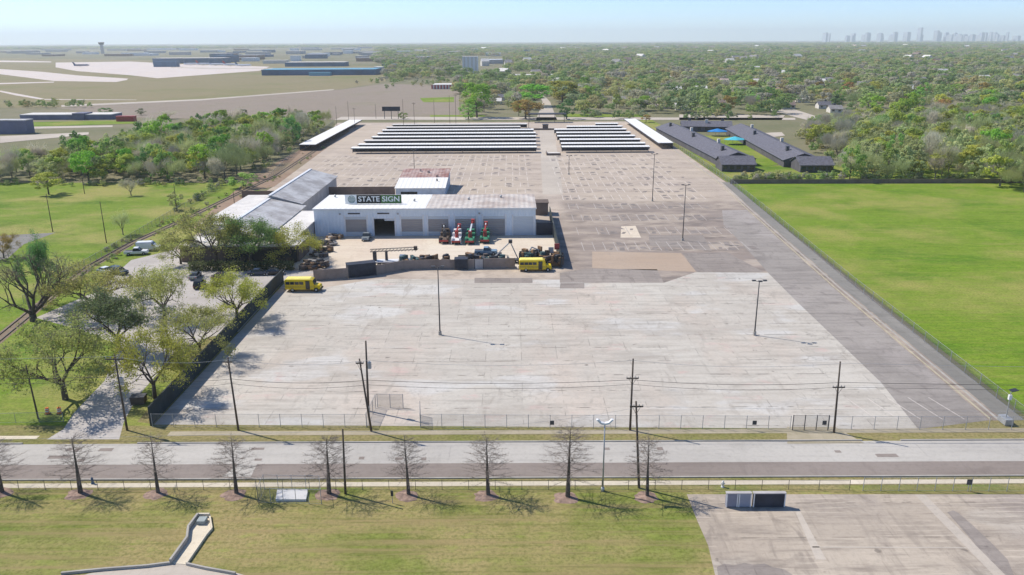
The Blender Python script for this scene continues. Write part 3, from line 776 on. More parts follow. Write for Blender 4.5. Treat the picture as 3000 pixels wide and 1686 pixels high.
# hand placed landmark trees
for b, t, hw, k, v, lf, lab in (
 ((1200,296),200,52,'leafy',1,L_bright,'large bright green tree left of the housing beyond the carports'),
 ((1322,300),246,48,'leafy',2,L_rust,'rusty orange tree beside the street end behind the carports'),
 ((1345,268),208,60,'leafy',0,L_bright,'large bright green tree behind the rusty orange tree'),
 ((1415,262),198,52,'leafy',1,L_yellow,'big yellow orange tree right of the street end'),
 ((1178,300),258,30,'bushy',1,L_mid,'olive tree at the corner of the brown airfield meadow'),
 ((1425,300),246,30,'bushy',0,L_dark,'dark green tree on the right of the street end'),
 ((2062,372),306,46,'leafy',2,L_yellow,'big yellow green tree right of the dark roofed apartments'),
 ((1625,308),288,16,'leafy',0,L_rust,'small rusty tree behind the end of the long right carport'),
 ((265,292),270,24,'bushy',2,L_dark,'dark spreading tree left of the red trailer'),
 ((355,290),272,14,'bushy',0,L_olive,'small dark tree right of the red trailer'),
 ((614,292),274,12,'leafy',1,L_olive,'small dark tree on the edge of the brown meadow'),
 ((425,300),278,26,'bare',1,L_grey,'grey bare tree behind the left wood, right of the small dark tree'),
 ((1015,300),282,15,'bushy',1,L_mid,'small green tree right of the billboard')):
    pxtree('landmark_tree', k, v, b, t, hw, lf, lab, 'single trees beyond the lot')

def forest(name, label, pts, kinds):
    """far-off tree cover nobody could count: one object of instanced crowns"""
    me = bpy.data.meshes.new(name); me.from_pydata([(p[0], p[1], -.1) for p in pts], [], [])
    a = me.attributes.new('sc', 'FLOAT_VECTOR', 'POINT'); a.data.foreach_set('vector', np.array([p[2] for p in pts], dtype=np.float32).ravel())
    a = me.attributes.new('rz', 'FLOAT', 'POINT'); a.data.foreach_set('value', np.array([p[3] for p in pts], dtype=np.float32))
    a = me.attributes.new('kd', 'INT', 'POINT'); a.data.foreach_set('value', np.array([p[4] for p in pts], dtype=np.int32))
    o = bpy.data.objects.new(name, me); COL.objects.link(o); o['kind'] = 'stuff'; o['label'] = label; o['category'] = 'woodland'
    ng = bpy.data.node_groups.new(name, 'GeometryNodeTree')
    ng.interface.new_socket('Geometry', in_out='INPUT', socket_type='NodeSocketGeometry'); ng.interface.new_socket('Geometry', in_out='OUTPUT', socket_type='NodeSocketGeometry')
    N = ng.nodes; L = ng.links; gi = N.new('NodeGroupInput'); go = N.new('NodeGroupOutput'); jn = N.new('GeometryNodeJoinGeometry')
    def attr(nm, tp):
        n = N.new('GeometryNodeInputNamedAttribute'); n.data_type = tp; n.inputs['Name'].default_value = nm; return n.outputs['Attribute']
    sc_, rz_, kd_ = attr('sc','FLOAT_VECTOR'), attr('rz','FLOAT'), attr('kd','INT')
    cx = N.new('ShaderNodeCombineXYZ'); L.new(rz_, cx.inputs[2])
    for i, src in enumerate(kinds):
        oi = N.new('GeometryNodeObjectInfo'); oi.inputs['Object'].default_value = src; oi.inputs['As Instance'].default_value = True
        cm = N.new('FunctionNodeCompare'); cm.data_type = 'INT'; cm.operation = 'EQUAL'; L.new(kd_, cm.inputs[2]); cm.inputs[3].default_value = i
        ip = N.new('GeometryNodeInstanceOnPoints'); L.new(gi.outputs[0], ip.inputs['Points']); L.new(cm.outputs[0], ip.inputs['Selection'])
        L.new(oi.outputs['Geometry'], ip.inputs['Instance']); L.new(cx.outputs[0], ip.inputs['Rotation']); L.new(sc_, ip.inputs['Scale'])
        L.new(ip.outputs[0], jn.inputs[0])
    L.new(jn.outputs[0], go.inputs[0])
    md = o.modifiers.new('scatter', 'NODES'); md.node_group = ng
    return o
# source crowns: real trees standing in the neighbourhood, with the mixed leaf colours
srcs = []
for i in range(4):
    P = G(2380+130*i, 300-8*i)
    t_ = tree('wood_tree', 'far', i, P, 10.5, 11.5, None, f'leafy suburban tree among the far houses on the right, {ORD[i]} from the left of four', 'trees of the housing beyond the lot')
    srcs.append([c for c in t_.children if c.name.startswith('crown')][0])
FOR1 = [(1130,118),(3300,90),(3300,325),(2500,330),(2470,345),(2350,305),(2280,338),(1900,340),(1700,340),(1650,335),(1610,290),(1560,290),(1540,338),(1345,338),(1340,226),(1130,236),(1130,192),(1100,186),(1100,150)]
HOLES = [[(1345,166),(1480,166),(1480,226),(1345,226)],[(1470,212),(1640,212),(1640,234),(1470,234)]]
FOR2 = [(-400,150),(1100,140),(1700,140),(1700,118),(-400,122)]
def scatter(seed, dmin, dmax, k0, dens, test):
    r = random.Random(seed); out = []; d = dmin
    while d < dmax:
        s = max(19.0, d/k0); x = -d*.78
        while x < d*.78:
            if r.random() < dens:
                xx, yy = x+r.uniform(-.5,.5)*s, d+r.uniform(-.5,.5)*s
                px, py, _z = pr(xx, yy)
                if -350 < px < 3350 and test(px, py, r):
                    q = s/10.5*r.uniform(.55,1.35); v = min(1.5, .45+.5*q)*r.uniform(.75,1.25)
                    out.append((xx, yy, (q, q, v*.92), r.uniform(0,6.28), r.randrange(4)))
            x += s
        d += s
    return out
pts = scatter(21, 520, 11000, 80, .9, lambda px, py, r: (inpoly(px, py, FOR1) and (py < 262 or r.random() < .85) and not any(inpoly(px, py, h) for h in HOLES)) or (inpoly(px, py, FOR2) and r.random() < .75))
forest('distant_woodland', 'tree covered suburbs running out to the horizon', pts, srcs)
print('far', len(pts))
def src(kind, v):
    return [o for o in COL.objects if o.type == 'MESH' and o.data == PROTO[(kind, v)][1]][0]
wsrc = [src('bare',0), src('bare',1), src('bare',2), src('leafy',0), src('bushy',1)]
pts = []
r = random.Random(44)
for poly, sp in ((LW, 6.6), (RW, 6.6)):
    c = [G(*p) for p in poly]; y = min(p[1] for p in c)
    while y < max(p[1] for p in c):
        x = min(p[0] for p in c)
        while x < max(p[0] for p in c):
            xx, yy = x+r.uniform(-3,3), y+r.uniform(-3,3); px, py, _z = pr(xx, yy)
            if inpoly(px, py, poly): q = r.uniform(.8,1.3); pts.append((xx, yy, (q, q, q*r.uniform(.75,1.05)), r.uniform(0,6.28), r.choices(range(5), (2,2,2,2.2,2.2))[0]))
            x += sp
        y += sp
forest('wood_filling', 'thin trunks and saplings filling the two woods', pts, wsrc)
pts = []
r = random.Random(33)
for poly, n, h in (([(1130,262),(1345,250),(1345,222),(1150,222),(1010,245)],60,(.6,1.0)), ([(2150,533),(2840,531),(2840,526),(2150,528)],80,(.2,.45)), ([(2155,529),(2440,529),(2450,518),(2180,518)],34,(.22,.42)),
                   ([(-60,548),(690,545),(690,536),(-60,538)],46,(.18,.4)), ([(0,318),(270,316),(270,302),(0,306)],26,(.5,.9)), ([(2440,505),(2500,505),(2360,395),(2330,400)],12,(.5,.8)),
                   ([(1660,352),(2290,352),(2290,342),(1660,342)],24,(.5,.9)), ([(760,505),(820,470),(860,440),(840,440),(740,500)],14,(.2,.4)), ([(560,600),(650,545),(640,540),(520,610)],14,(.2,.4))):
    c = [G(*p) for p in poly]; k = 0
    while k < n:
        x, y = r.uniform(min(p[0] for p in c), max(p[0] for p in c)), r.uniform(min(p[1] for p in c), max(p[1] for p in c)); px, py, _z = pr(x, y)
        if inpoly(px, py, poly):
            q = r.uniform(*h); pts.append((x, y, (q*.8, q*.8, q*.8), r.uniform(0,6.28), r.randrange(4))); k += 1
for i in range(90):
    k = r.randrange(1, len(rail)-2); f = r.random(); a, b = Vector(rail[k][:2]), Vector(rail[k+1][:2]); d = (b-a).normalized(); q = a.lerp(b, f)+Vector((-d.y, d.x))*r.choice((-1,1))*r.uniform(1.1,3.4); z = r.uniform(.06,.2)
    pts.append((q.x, q.y, (z, z, z*.8), r.uniform(0,6.28), r.randrange(4)))
forest('undergrowth', 'scrub and undergrowth along the wood edges and fences', pts, srcs)

# ------------------------------------------------------------------ poles, cables, fences
def pole_at(b, topy, lab, group, name='utility_pole', rad=.16, arm=None, armz=None, tr=False, mat=None, topx=None, cat='utility pole'):
    """b = base on the overview, topy = top row; arm = cross-arm length"""
    P = D(*b); h = hz(P, topy*1.1646)
    t = thing(name, lab, cat, P, 0, group)
    dx = 0
    if topx is not None:
        zc = pr(P[0], P[1], h)[2]; dx = (topx*1.1646-pr(P[0], P[1], h)[0])*zc/FP
    m = MB(); m.tube((0,0,-.3), (dx,0,h), rad, rad*.62, 8); m.build('pole', mat or M_wood, t, smooth=True)
    if arm:
        az = armz if armz else h-.6; ax = dx*az/h
        m = MB(); m.box(ax-arm/2, ax+arm/2, -.30, -.17, az, az+.14); m.tube((ax,-.2,az-.9),(ax-arm*.3,-.23,az),.025); m.tube((ax,-.2,az-.9),(ax+arm*.3,-.23,az),.025)
        c = m.build('crossarm', M_wood, t)
        for s in (-.47,-.2,.2,.47):
            m = MB(); m.tube((ax+arm*s,-.23,az+.14),(ax+arm*s,-.23,az+.34),.06,.04,6); m.build('insulator', M_steel, c)
    if tr:
        z = h*.62; m = MB(); m.tube((dx*.6+.42,-.1,z),(dx*.6+.42,-.1,z+.95),.27,.27,10); m.tube((dx*.6+.42,-.1,z+.95),(dx*.6+.42,-.1,z+1.1),.06); m.build('transformer', M_steel, t, smooth=False)
    return t, h
g = 'utility poles along the street'
UP = []
UP.append(pole_at((97,1055), 920, 'short dark leaning pole in the grass left of the driveway', g, rad=.13, topx=65))
UP.append(pole_at((320,1083), 893, 'leaning utility pole with cross arm at the driveway corner', g, arm=2.4, tr=True, topx=288))
UP.append(pole_at((600,1083), 900, 'leaning utility pole by the front fence near the dark wall', g, arm=1.2, topx=573))
UP.append(pole_at((935,1086), 903, 'leaning utility pole in the verge at the open gates', g, arm=1.0, topx=904))
UP.append(pole_at((927,1035), 858, 'tall utility pole with transformers just inside the open gates', g, tr=True, rad=.18, topx=920))
UP.append(pole_at((1585,1083), 903, 'upright utility pole with short cross arm behind the white twin lamp', g, arm=1.6, armz=7.6))
UP.append(pole_at((2098,1089), 910, 'utility pole with short cross arm at the right end of the front fence', g, arm=1.6, armz=6.6, topx=2114))
UP.append(pole_at((869,1243), 1080, 'bare wooden pole beside the fifth cypress on the near lawn', g, rad=.15, topx=862))
UP.append(pole_at((1608,1228), 1010, 'wooden pole with cross arm beside the last cypress on the near lawn', g, rad=.16, arm=1.5, topx=1600))
g = 'poles on the left meadow'
for b, ty, lab in (((133,584),488,'leftmost pole on the left meadow by the gravel path'),((268,612),508,'pole on the left meadow beside the rail track'),((213,488),428,'pole in front of the wood on the left meadow'),
                   ((446,532),464,'pole rising from the dark shrub on the meadow fence line'),((593,543),478,'pole beside the pale flat roof left of the grey hall')):
    pole_at(b, ty, lab, g, rad=.13)
g = 'thin poles round the brown meadow'
for i, (x, y, ty) in enumerate(((893,322,272),(878,312,255),(1016,330,250),(1043,325,258),(1093,310,252),(1132,318,240),(1147,312,238),(946,300,262),(1330,322,258),(1180,318,262),(848,322,268))):
    pole_at((x,y), ty, f'thin far pole at the rear of the carports, {ORD[i]} listed' if False else f'thin far pole behind the carports, {ORD[sorted([893,878,1016,1043,1093,1132,1147,946,1330,1180,848]).index(x)]} from the left', g, rad=.13, arm=2.2 if i % 3 == 0 else None)
def light_pole(b, ty, lab, heads=2, name='light_pole', g='floodlight poles in the lot', mat=None, rad=.13, hl=1.0):
    P = D(*b); h = hz(P, ty*1.1646); t = thing(name, lab, 'light pole', P, 0, g)
    m = MB(); m.tube((0,0,0),(0,0,.7),.3,.28,8); m.build('footing', M_kerb, t)
    m = MB(); m.tube((0,0,.7),(0,0,h),rad,rad*.6,8); m.build('pole', mat or M_dsteel, t, smooth=True)
    for s in ((-1,1) if heads == 2 else (-1,1,0)):
        m = MB(); x = s*.8*hl; y = -.5 if s == 0 else 0
        m.tube((0,0,h-.15),(x,y,h),.05,.05,5); m.box(min(x-.32,x+.32), x+.32, y-.22, y+.22, h-.03, h+.16); m.build('lamp_head', mat or M_dsteel, t)
    return t
light_pole((1107,843), 672, 'tall floodlight pole in front of the yard screen, left half of the pale lot')
light_pole((1898,844), 707, 'floodlight pole with twin heads on the right of the pale lot', 3, hl=1.2)
light_pole((1717,606), 466, 'floodlight pole on the old asphalt right of the yard, nearest of the back ones')
light_pole((1641,507), 388, 'floodlight pole at the right end of the stall rows')
light_pole((1431,440), 392, 'floodlight pole at the centre lane in the stall rows')
light_pole((1043,442), 378, 'floodlight pole behind the rust roofed shed')
# white twin lamp on the near lawn
P = D(1516,1236); h = hz(P, 1068*1.1646)
t = thing('street_lamp', 'grey lamp post with two white upswept lamp heads on the near lawn', 'street lamp', P)
m = MB(); m.tube((0,0,0),(0,0,.5),.22,.2,8); m.tube((0,0,.5),(0,0,h),.1,.07,8); m.build('pole', M_steel, t, smooth=True)
for s in (-1, 1):
    m = MB(); m.side([(0,h-.05),(s*.5,h+.08),(s*1.0,h+.62),(s*.75,h+.66),(s*.42,h+.3),(0,h+.2)], -.2, .2); m.build('lamp_head', M_whitep, t, bevel=.03)
# camera / lamp mast at the right edge
P = D(2528,1065); t = thing('camera_mast', 'small white mast with a dark solar panel by the right field fence', 'mast', (P[0], P[1], 0))
m = MB(); m.tube((0,0,0),(0,0,4.6),.07,.06,8); m.build('pole', M_steel, t); m = MB(); m.box(-.2,.2,-.15,.15,3.5,4.2); m.build('lamp_box', M_whitep, t)
m = MB(); m.side([(-.1,4.75),(.75,4.95),(.75,5.03),(-.1,4.83)], -.4, .4); m.build('solar_panel', M_navy, t)
m = MB(); m.box(-.55,.55,-.9,.9,.1,.9); m.build('battery_trailer', M_steel, t)

def cable(pts, r, lab, sag=.9, mat=None):
    m = MB()
    for a, b in zip(pts, pts[1:]):
        a, b = Vector(a), Vector(b); n = 8; q = None
        for i in range(n+1):
            s = i/n; p = a.lerp(b, s)-Vector((0,0,sag*4*s*(1-s)))
            if q is not None: m.tube(q, p, r, r, 4, cap=False)
            q = p
    tag(m.build('overhead_cable', mat or M_cable), lab, 'overhead cable', 'overhead cables along the street')
py_ = [(t_.location.x, t_.location.y, h) for t_, h in (UP[1], UP[2], UP[3], UP[5], UP[6])]
def along(f, dy=-.2): return [(-150, py_[0][1]+1, py_[0][2]*f)]+[(p[0]+0, p[1]+dy, p[2]*f) for p in py_]+[(150, py_[-1][1]-2, py_[-1][2]*f)]
cable(along(.985), .018, 'topmost overhead cable strung along the street poles', .7, M_steel)
cable(along(.72), .028, 'middle overhead cable strung along the street poles', .5)
cable(along(.67, -.5), .022, 'lowest overhead cable strung along the street poles', .6)
b7, b8 = UP[7], UP[8]
cable([(-150,b7[0].location.y,b7[1]*.97),(b7[0].location.x,b7[0].location.y,b7[1]*.97),(b8[0].location.x,b8[0].location.y-.2,b8[1]*.95),(150,b8[0].location.y,b8[1]*.95)], .012, 'thin cable between the two near lawn poles', 1.0, M_steel)

def fence(name, lab, pts, h, sp, wire, post, cat='fence', prad=.035, group=None, rail=True, kerbh=0):
    """chain link or board fence along plan points: one thing, posts and panel as parts"""
    t = thing(name, lab, cat, (pts[0][0], pts[0][1], 0), 0, group); ox, oy = pts[0][0], pts[0][1]
    m = MB(); rl = MB(); P = []
    for a, b in zip(pts, pts[1:]):
        L = math.hypot(b[0]-a[0], b[1]-a[1]); n = max(1, round(L/sp))
        for i in range(n): P.append((a[0]+(b[0]-a[0])*i/n-ox, a[1]+(b[1]-a[1])*i/n-oy))
        A, B = (a[0]-ox, a[1]-oy), (b[0]-ox, b[1]-oy)
        m.add([(A[0],A[1],.03),(B[0],B[1],.03),(B[0],B[1],h),(A[0],A[1],h)], [(0,1,2,3)])
        rl.tube((*A,h),(*B,h),.022,.022,4); rl.tube((*A,.06),(*B,.06),.012,.012,4)
    P.append((pts[-1][0]-ox, pts[-1][1]-oy))
    if len(P) > 100: P = P[:100]
    m.build('wire_mesh', wire, t); rl.build('top_rail', post, t)
    pm = MB(); pm.tube((0,0,0),(0,0,h+.06),prad,prad,6); p0 = pm.build('post', post, t, (*P[0],0))
    for q in P[1:]: child(p0, t, (*q, 0))
    return t
fence('chain_link_fence', 'chain link fence along the street front of the pale lot', [(-49.0,97.9),(-19.8,97.45)], 1.95, 3, M_wire, M_steel, prad=.04)
fence('chain_link_fence', 'front chain link fence from the open gates to the right sliding gate', [(-12.5,97.35),(37.2,96.3)], 1.95, 3, M_wire, M_steel, prad=.04)
fence('chain_link_fence', 'front chain link fence right of the sliding gate', [(42.3,96.2),(69.6,95.75)], 1.95, 3, M_wire, M_steel, prad=.04)
fence('chain_link_gate', 'grey sliding chain link gate in the front fence right of the utility poles', [(37.4,96.0),(42.1,95.9)], 2.2, 1.6, M_wired, M_dsteel, 'gate', .06)
fence('chain_link_gate', 'left chain link gate swung open into the lot', [(-19.8,97.6),(-19.5,103.4)], 2.1, 1.9, M_wired, M_steel, 'gate', .05)
fence('chain_link_gate', 'right chain link gate swung open into the lot', [(-12.5,97.5),(-12.9,101.0)], 2.1, 1.7, M_wired, M_steel, 'gate', .05)
fence('chain_link_gate', 'short chain link panel standing at the back of the open gateway', [(-19.3,103.6),(-15.6,103.4)], 2.1, 1.8, M_wired, M_steel, 'gate', .05)
fence('chain_link_fence', 'low wire fence between the near pavement and the lawn', [(-160,82.35),(-64,82.1),(32,81.35),(39.0,81.15)], 1.25, 3.05, M_wire, M_dsteel, prad=.03)
fence('chain_link_fence', 'taller wire fence at the right end of the near pavement', [(40.5,81.0),(90,80.2)], 1.75, 2.1, M_wire, M_steel, prad=.04)
fence('chain_link_fence', 'long wire fence between the lot and the right hand field', [(69.9,96.5),(72.3,160),(77.0,240),(79.6,290),(80.2,400),(80.2,515)], 1.9, 4.6, M_wired, M_steel, prad=.05)
fence('chain_link_fence', 'overgrown wire fence on the meadow side of the rail track', [D(*p)[:2] for p in ((60,765),(270,640),(430,545),(560,472))], 1.8, 3, M_wired, M_steel, prad=.04)
fence('chain_link_fence', 'wire fence in the grass left of the driveway', [D(*p)[:2] for p in ((-80,1067),(160,1062))], 1.5, 3, M_wire, M_steel, prad=.03)
fence('chain_link_fence', 'wire fence between the rail track and the left side of the carports', [(-92,300),(-104,400),(-113,515)], 1.9, 4, M_wired, M_steel, prad=.05)
# solid screens
def screen(name, lab, pts, h, mat, th=.12, sp=3, cat='wall', postm=None):
    t = thing(name, lab, cat, (pts[0][0], pts[0][1], 0)); ox, oy = pts[0][:2]; m = MB(); cp = MB()
    for a, b in zip(pts, pts[1:]):
        m.obox((a[0]-ox,a[1]-oy),(b[0]-ox,b[1]-oy), th, 0, h); cp.obox((a[0]-ox,a[1]-oy),(b[0]-ox,b[1]-oy), th+.06, h+.002, h+.06)
    m.build('panel', mat, t); cp.build('capping', postm or mat, t)
    pm = MB(); pm.box(-.08,.08,-.08,.08,0,h+.1); p0 = None
    for a, b in zip(pts, pts[1:]):
        L = math.hypot(b[0]-a[0], b[1]-a[1]); n = max(1, round(L/sp))
        for i in range(n+1):
            q = (a[0]+(b[0]-a[0])*i/n-ox, a[1]+(b[1]-a[1])*i/n-oy, 0)
            if p0 is None: p0 = pm.build('post', postm or mat, t, q)
            elif i > 0 or a == pts[0]: child(p0, t, q)
    return t
screen('boundary_wall', 'long dark screened wall along the left side of the pale lot', [(-49.4,98.3),(-49.75,132),(-49.9,166.5)], 2.75, M_screen, .14, 3.2)
screen('boundary_wall', 'dark green screen fence along the right side of the shop yard', [(11.25,176),(11.25,231)], 3.1, M_screen, .16, 3.2)
c = [G(*p)[:2] for p in ((921,823),(1019,816.5))]
screen('board_fence', 'taupe board fence panel right of the parked school bus at the dark wall', c, 2.35, M_taupe, .1, 2.4, 'fence')
c = [G(*p)[:2] for p in ((1104,806),(1183,792),(1250,789.5),(1390,788.5))]
screen('board_fence', 'taupe board fence closing the middle of the yard front', c, 2.2, M_taupe, .1, 2.4, 'fence')
c = [G(*p)[:2] for p in ((1391,788.5),(1416,788))]
screen('metal_gate', 'pale grey sheet gate in the middle of the yard front fence', c, 2.3, M_hallw, .1, 2.4, 'gate', M_dsteel)
c = [G(*p)[:2] for p in ((1418,788),(1508,787))]
screen('board_fence', 'taupe board fence panel left of the school bus by the yard corner', c, 2.4, M_taupe, .1, 2.4, 'fence')
screen('boundary_wall', 'brown wall behind the shop between hall and rust roofed shed', [(-61.5,264.6),(-39.2,264.8)], 3.4, M_brwall, .2, 4)
screen('boundary_wall', 'brown wall on the left of the grey hall', [(-88.5,259),(-73.2,259)], 3.2, M_brwall, .2, 4)
screen('boundary_wall', 'dark fence along the far edge of the right hand field', [(79.4,287),(186,285)], 1.5, M_brwall, .12, 3.4)
# track rails
for s, lab in ((-.72,'left'),(.72,'right')):
    m = MB()
    for a, b in zip(rail, rail[1:]):
        d = (Vector(b)-Vector(a)); n = Vector((-d.y, d.x, 0)).normalized()*s
        m.obox((a[0]+n.x,a[1]+n.y),(b[0]+n.x,b[1]+n.y), .09, .02, .17)
    tag(m.build('rail', M_dsteel), f'{lab} steel rail of the old siding on the left meadow edge', 'rail', 'rails of the siding')

# ------------------------------------------------------------------ the sign shop
FY, SX0, SX1, SH, SD = 208.4, -52.7, 6.4, 7.35, 20.5
shop = thing('sign_shop', 'long white metal workshop with seven bays and a big rooftop sign', 'building', ((SX0+SX1)/2, FY, 0))
ox = (SX0+SX1)/2
bays = [(-44.6,-38.6,5.3),(-37.0,-31.1,4.75),(-29.7,-23.6,5.3),(-22.5,-16.7,5.3),(-15.3,-9.3,5.3),(-7.8,-1.6,5.3),(.25,6.0,5.2)]
m = MB(); x = SX0
for a, b, hh in bays:
    m.box(x-ox, a-ox, 0, .3, 0, SH); m.box(a-ox, b-ox, 0, .3, hh, SH); x = b
m.box(x-ox, SX1-ox, 0, .3, 0, SH)
m.box(SX0-ox, SX0-ox+.3, .3, SD, 0, SH-.3); m.box(SX1-ox-.3, SX1-ox, .3, SD, 0, SH-.3); m.box(SX0-ox+.3, SX1-ox-.3, SD-.3, SD, 0, SH-.5)
m.build('wall', M_white, shop)
split = -22.9
for a, b, mt in ((SX0-.25, split, M_roofw), (split, SX1+.2, M_roofr)):
    m = MB(); m.add([(a-ox,-.35,SH),(b-ox,-.35,SH),(b-ox,SD+.3,SH-.25),(a-ox,SD+.3,SH-.25),(a-ox,-.35,SH+.22),(b-ox,-.35,SH+.22),(b-ox,SD+.3,SH),(a-ox,SD+.3,SH)],
        [(0,3,2,1),(4,5,6,7),(0,1,5,4),(1,2,6,5),(2,3,7,6),(3,0,4,7)]); m.build('roof', mt, shop)['label'] = 'clean white roof half' if mt is M_roofw else 'rust stained roof half'
m = MB(); m.box(SX0-ox-.3, SX1-ox+.25, -.5, -.36, SH-.12, SH+.2); m.build('gutter', M_whitep, shop)
for i, (a, b, hh) in enumerate(bays):
    if i == 1:
        m = MB(); m.box(a-ox+3.0, b-ox-.05, .12, .2, hh-.62, hh-.02); m.build('raised_door', M_doorw, shop); continue
    m = MB(); m.box(a-ox+.02, b-ox-.02, .14, .24, .02, hh-.02); d = m.build('bay_door', M_doorw if i == 6 else M_door, shop)
    m = MB(); m.box(a-ox+.02, b-ox-.02, .08, .135, hh-.75, hh-.03); m.build('door_header', M_doorw, d)
    if i < 4:
        m = MB(); m.box(a-ox+.02, b-ox-.02, .08, .135, .02, 1.15); m.build('door_kick_panel', M_doorw, d)
for a, b, hh in bays:
    for xx in (a, b):
        m = MB(); m.box(xx-ox-.22, xx-ox+.22, -.12, -.003, 0, hh+.5); m.build('pilaster', M_whitep, shop)
for xx in (-42, -34.2):
    m = MB(); m.box(xx-ox-1.6, xx-ox+1.6, -.1, -.003, 6.0, 6.35); m.build('wall_lettering_strip', M_dsteel, shop)
for xx in (-45.7, -30.3, -8.6):
    m = MB(); m.box(xx-ox-.25, xx-ox+.25, -.35, -.003, 5.9, 6.3); m.build('wall_lamp', M_steel, shop)
# rooftop sign with its lettering
def text_mesh(s, size, ext, mat, name, parent, loc, bold=.02, width=None):
    cu = bpy.data.curves.new(name, 'FONT'); cu.body = s; cu.size = size; cu.extrude = ext; cu.offset = bold; cu.align_x = 'CENTER'; cu.align_y = 'CENTER'
    to = bpy.data.objects.new(name+'_tmp', cu); COL.objects.link(to); bpy.context.view_layer.update()
    me = bpy.data.meshes.new_from_object(to.evaluated_get(bpy.context.evaluated_depsgraph_get())); bpy.data.objects.remove(to)
    me.transform(Matrix.Rotation(R_(90), 4, 'X'))
    if width:
        xs = [v.co.x for v in me.vertices]; me.transform(Matrix.Scale(width/(max(xs)-min(xs)), 4, (1,0,0)))
    me.materials.clear(); me.materials.append(mat)
    o = bpy.data.objects.new(name, me); COL.objects.link(o); o.parent = parent; o.location = loc; return o
M_sgrn = paint('sign_green', (.06,.16,.04), .5, .06); M_sblk = paint('sign_black', (.018,.018,.02), .5, .1); M_swht = paint('sign_white', (.72,.74,.74), .5, .04)
sy = 6.2; z0 = SH+.3; z1 = z0+2.35
def gx(px): return (px-926)*.0919+SX0-ox
fr = MB(); fr.box(gx(1012), gx(1172.5), sy, sy+.12, z0, z1); sg = fr.build('rooftop_sign', M_sblk, shop)
m = MB(); m.box(gx(1005), gx(1039.5), sy-.02, sy+.14, z0-.05, z1+.05); m.build('logo_panel', M_swht, sg)
m = MB(); m.box(gx(1112), gx(1170.5), sy-.03, sy-.002, z0+.08, z1-.08); m.build('green_panel', M_sgrn, sg)
ec = ((gx(1012)+gx(1037))/2, sy-.05, (z0+z1)/2)
M_logo = paint('logo_grey_green', (.12,.2,.19), .5, .06)
m = MB(); n = 22
for r_in, r_out in ((.86,1.02),):
    ring = [(math.cos(2*math.pi*i/n), math.sin(2*math.pi*i/n)) for i in range(n)]
    m.add([(a*r_in,0,b*r_in) for a, b in ring]+[(a*r_out,0,b*r_out) for a, b in ring], [(i,(i+1)%n,n+(i+1)%n,n+i) for i in range(n)])
for k in (-.55,-.18,.18,.55):
    hw = math.sqrt(.82**2-k*k)*.95; m.add([(-hw,0,k-.11),(hw,0,k-.11),(hw,0,k+.11),(-hw,0,k+.11)], [(0,1,2,3)])
m.build('emblem', M_logo, sg, ec)
text_mesh('STATE', 2.0, .03, M_swht, 'lettering', sg, ((gx(1043)+gx(1109))/2, sy-.04, (z0+z1)/2), .03, gx(1107)-gx(1044))
text_mesh('SIGN', 2.0, .03, M_swht, 'lettering', sg, ((gx(1115)+gx(1168))/2, sy-.07, (z0+z1)/2), .03, gx(1167)-gx(1116))
m = MB()
for px in range(1010, 1175, 16):
    m.tube((gx(px), sy+.1, z0+1.8), (gx(px), sy+2.0, SH+.1), .05, .05, 4); m.tube((gx(px), sy+.06, SH), (gx(px), sy+.06, z0+.1), .06, .06, 4)
m.build('sign_bracing', M_steel, sg)
for xx, yy in ((-50.5,17),(-27,10),(-12,12),(-3,15)):
    m = MB(); m.tube((xx-ox,yy,SH-.2),(xx-ox,yy,SH+.65),.28,.28,8); m.tube((xx-ox,yy,SH+.65),(xx-ox,yy,SH+.85),.42,.1,8); m.build('roof_vent', M_steel, shop)

# grey gabled halls left of the shop
def gable_hall(name, lab, x0, x1, y0, y1, eave, ridge, rx, wallm, roofm, cat='building'):
    t = thing(name, lab, cat, ((x0+x1)/2, y0, 0)); ox = (x0+x1)/2; rr = rx-ox; a, b, L = x0-ox, x1-ox, y1-y0
    m = MB(); prof = [(a,0),(b,0),(b,eave-.05),(rr,ridge-.05),(a,eave-.05)]
    m.side(prof, 0, L); m.build('wall', wallm, t)
    for e, n_ in ((a, 'roof'), (b, 'roof')):
        s = -1 if e == a else 1
        m = MB(); m.add([(rr,-.4,ridge),(e+s*.5,-.4,eave-.12),(e+s*.5,L+.4,eave-.12),(rr,L+.4,ridge),(rr,-.4,ridge+.14),(e+s*.5,-.4,eave+.02),(e+s*.5,L+.4,eave+.02),(rr,L+.4,ridge+.14)],
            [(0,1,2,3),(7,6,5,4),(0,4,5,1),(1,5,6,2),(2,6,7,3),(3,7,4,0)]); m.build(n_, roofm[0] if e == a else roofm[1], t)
    m = MB(); m.box(rr-.55, rr+.3, -.45, L+.45, ridge+.06, ridge+.26); m.build('ridge_cap', M_whitep, t)
    return t
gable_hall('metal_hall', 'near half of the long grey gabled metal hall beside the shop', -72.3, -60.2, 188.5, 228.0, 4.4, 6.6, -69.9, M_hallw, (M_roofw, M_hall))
gable_hall('metal_hall', 'far half of the long grey gabled metal hall beside the shop', -72.6, -61.2, 228.3, 277.0, 5.0, 7.4, -69.9, M_hallw, (M_roofw, M_hall))
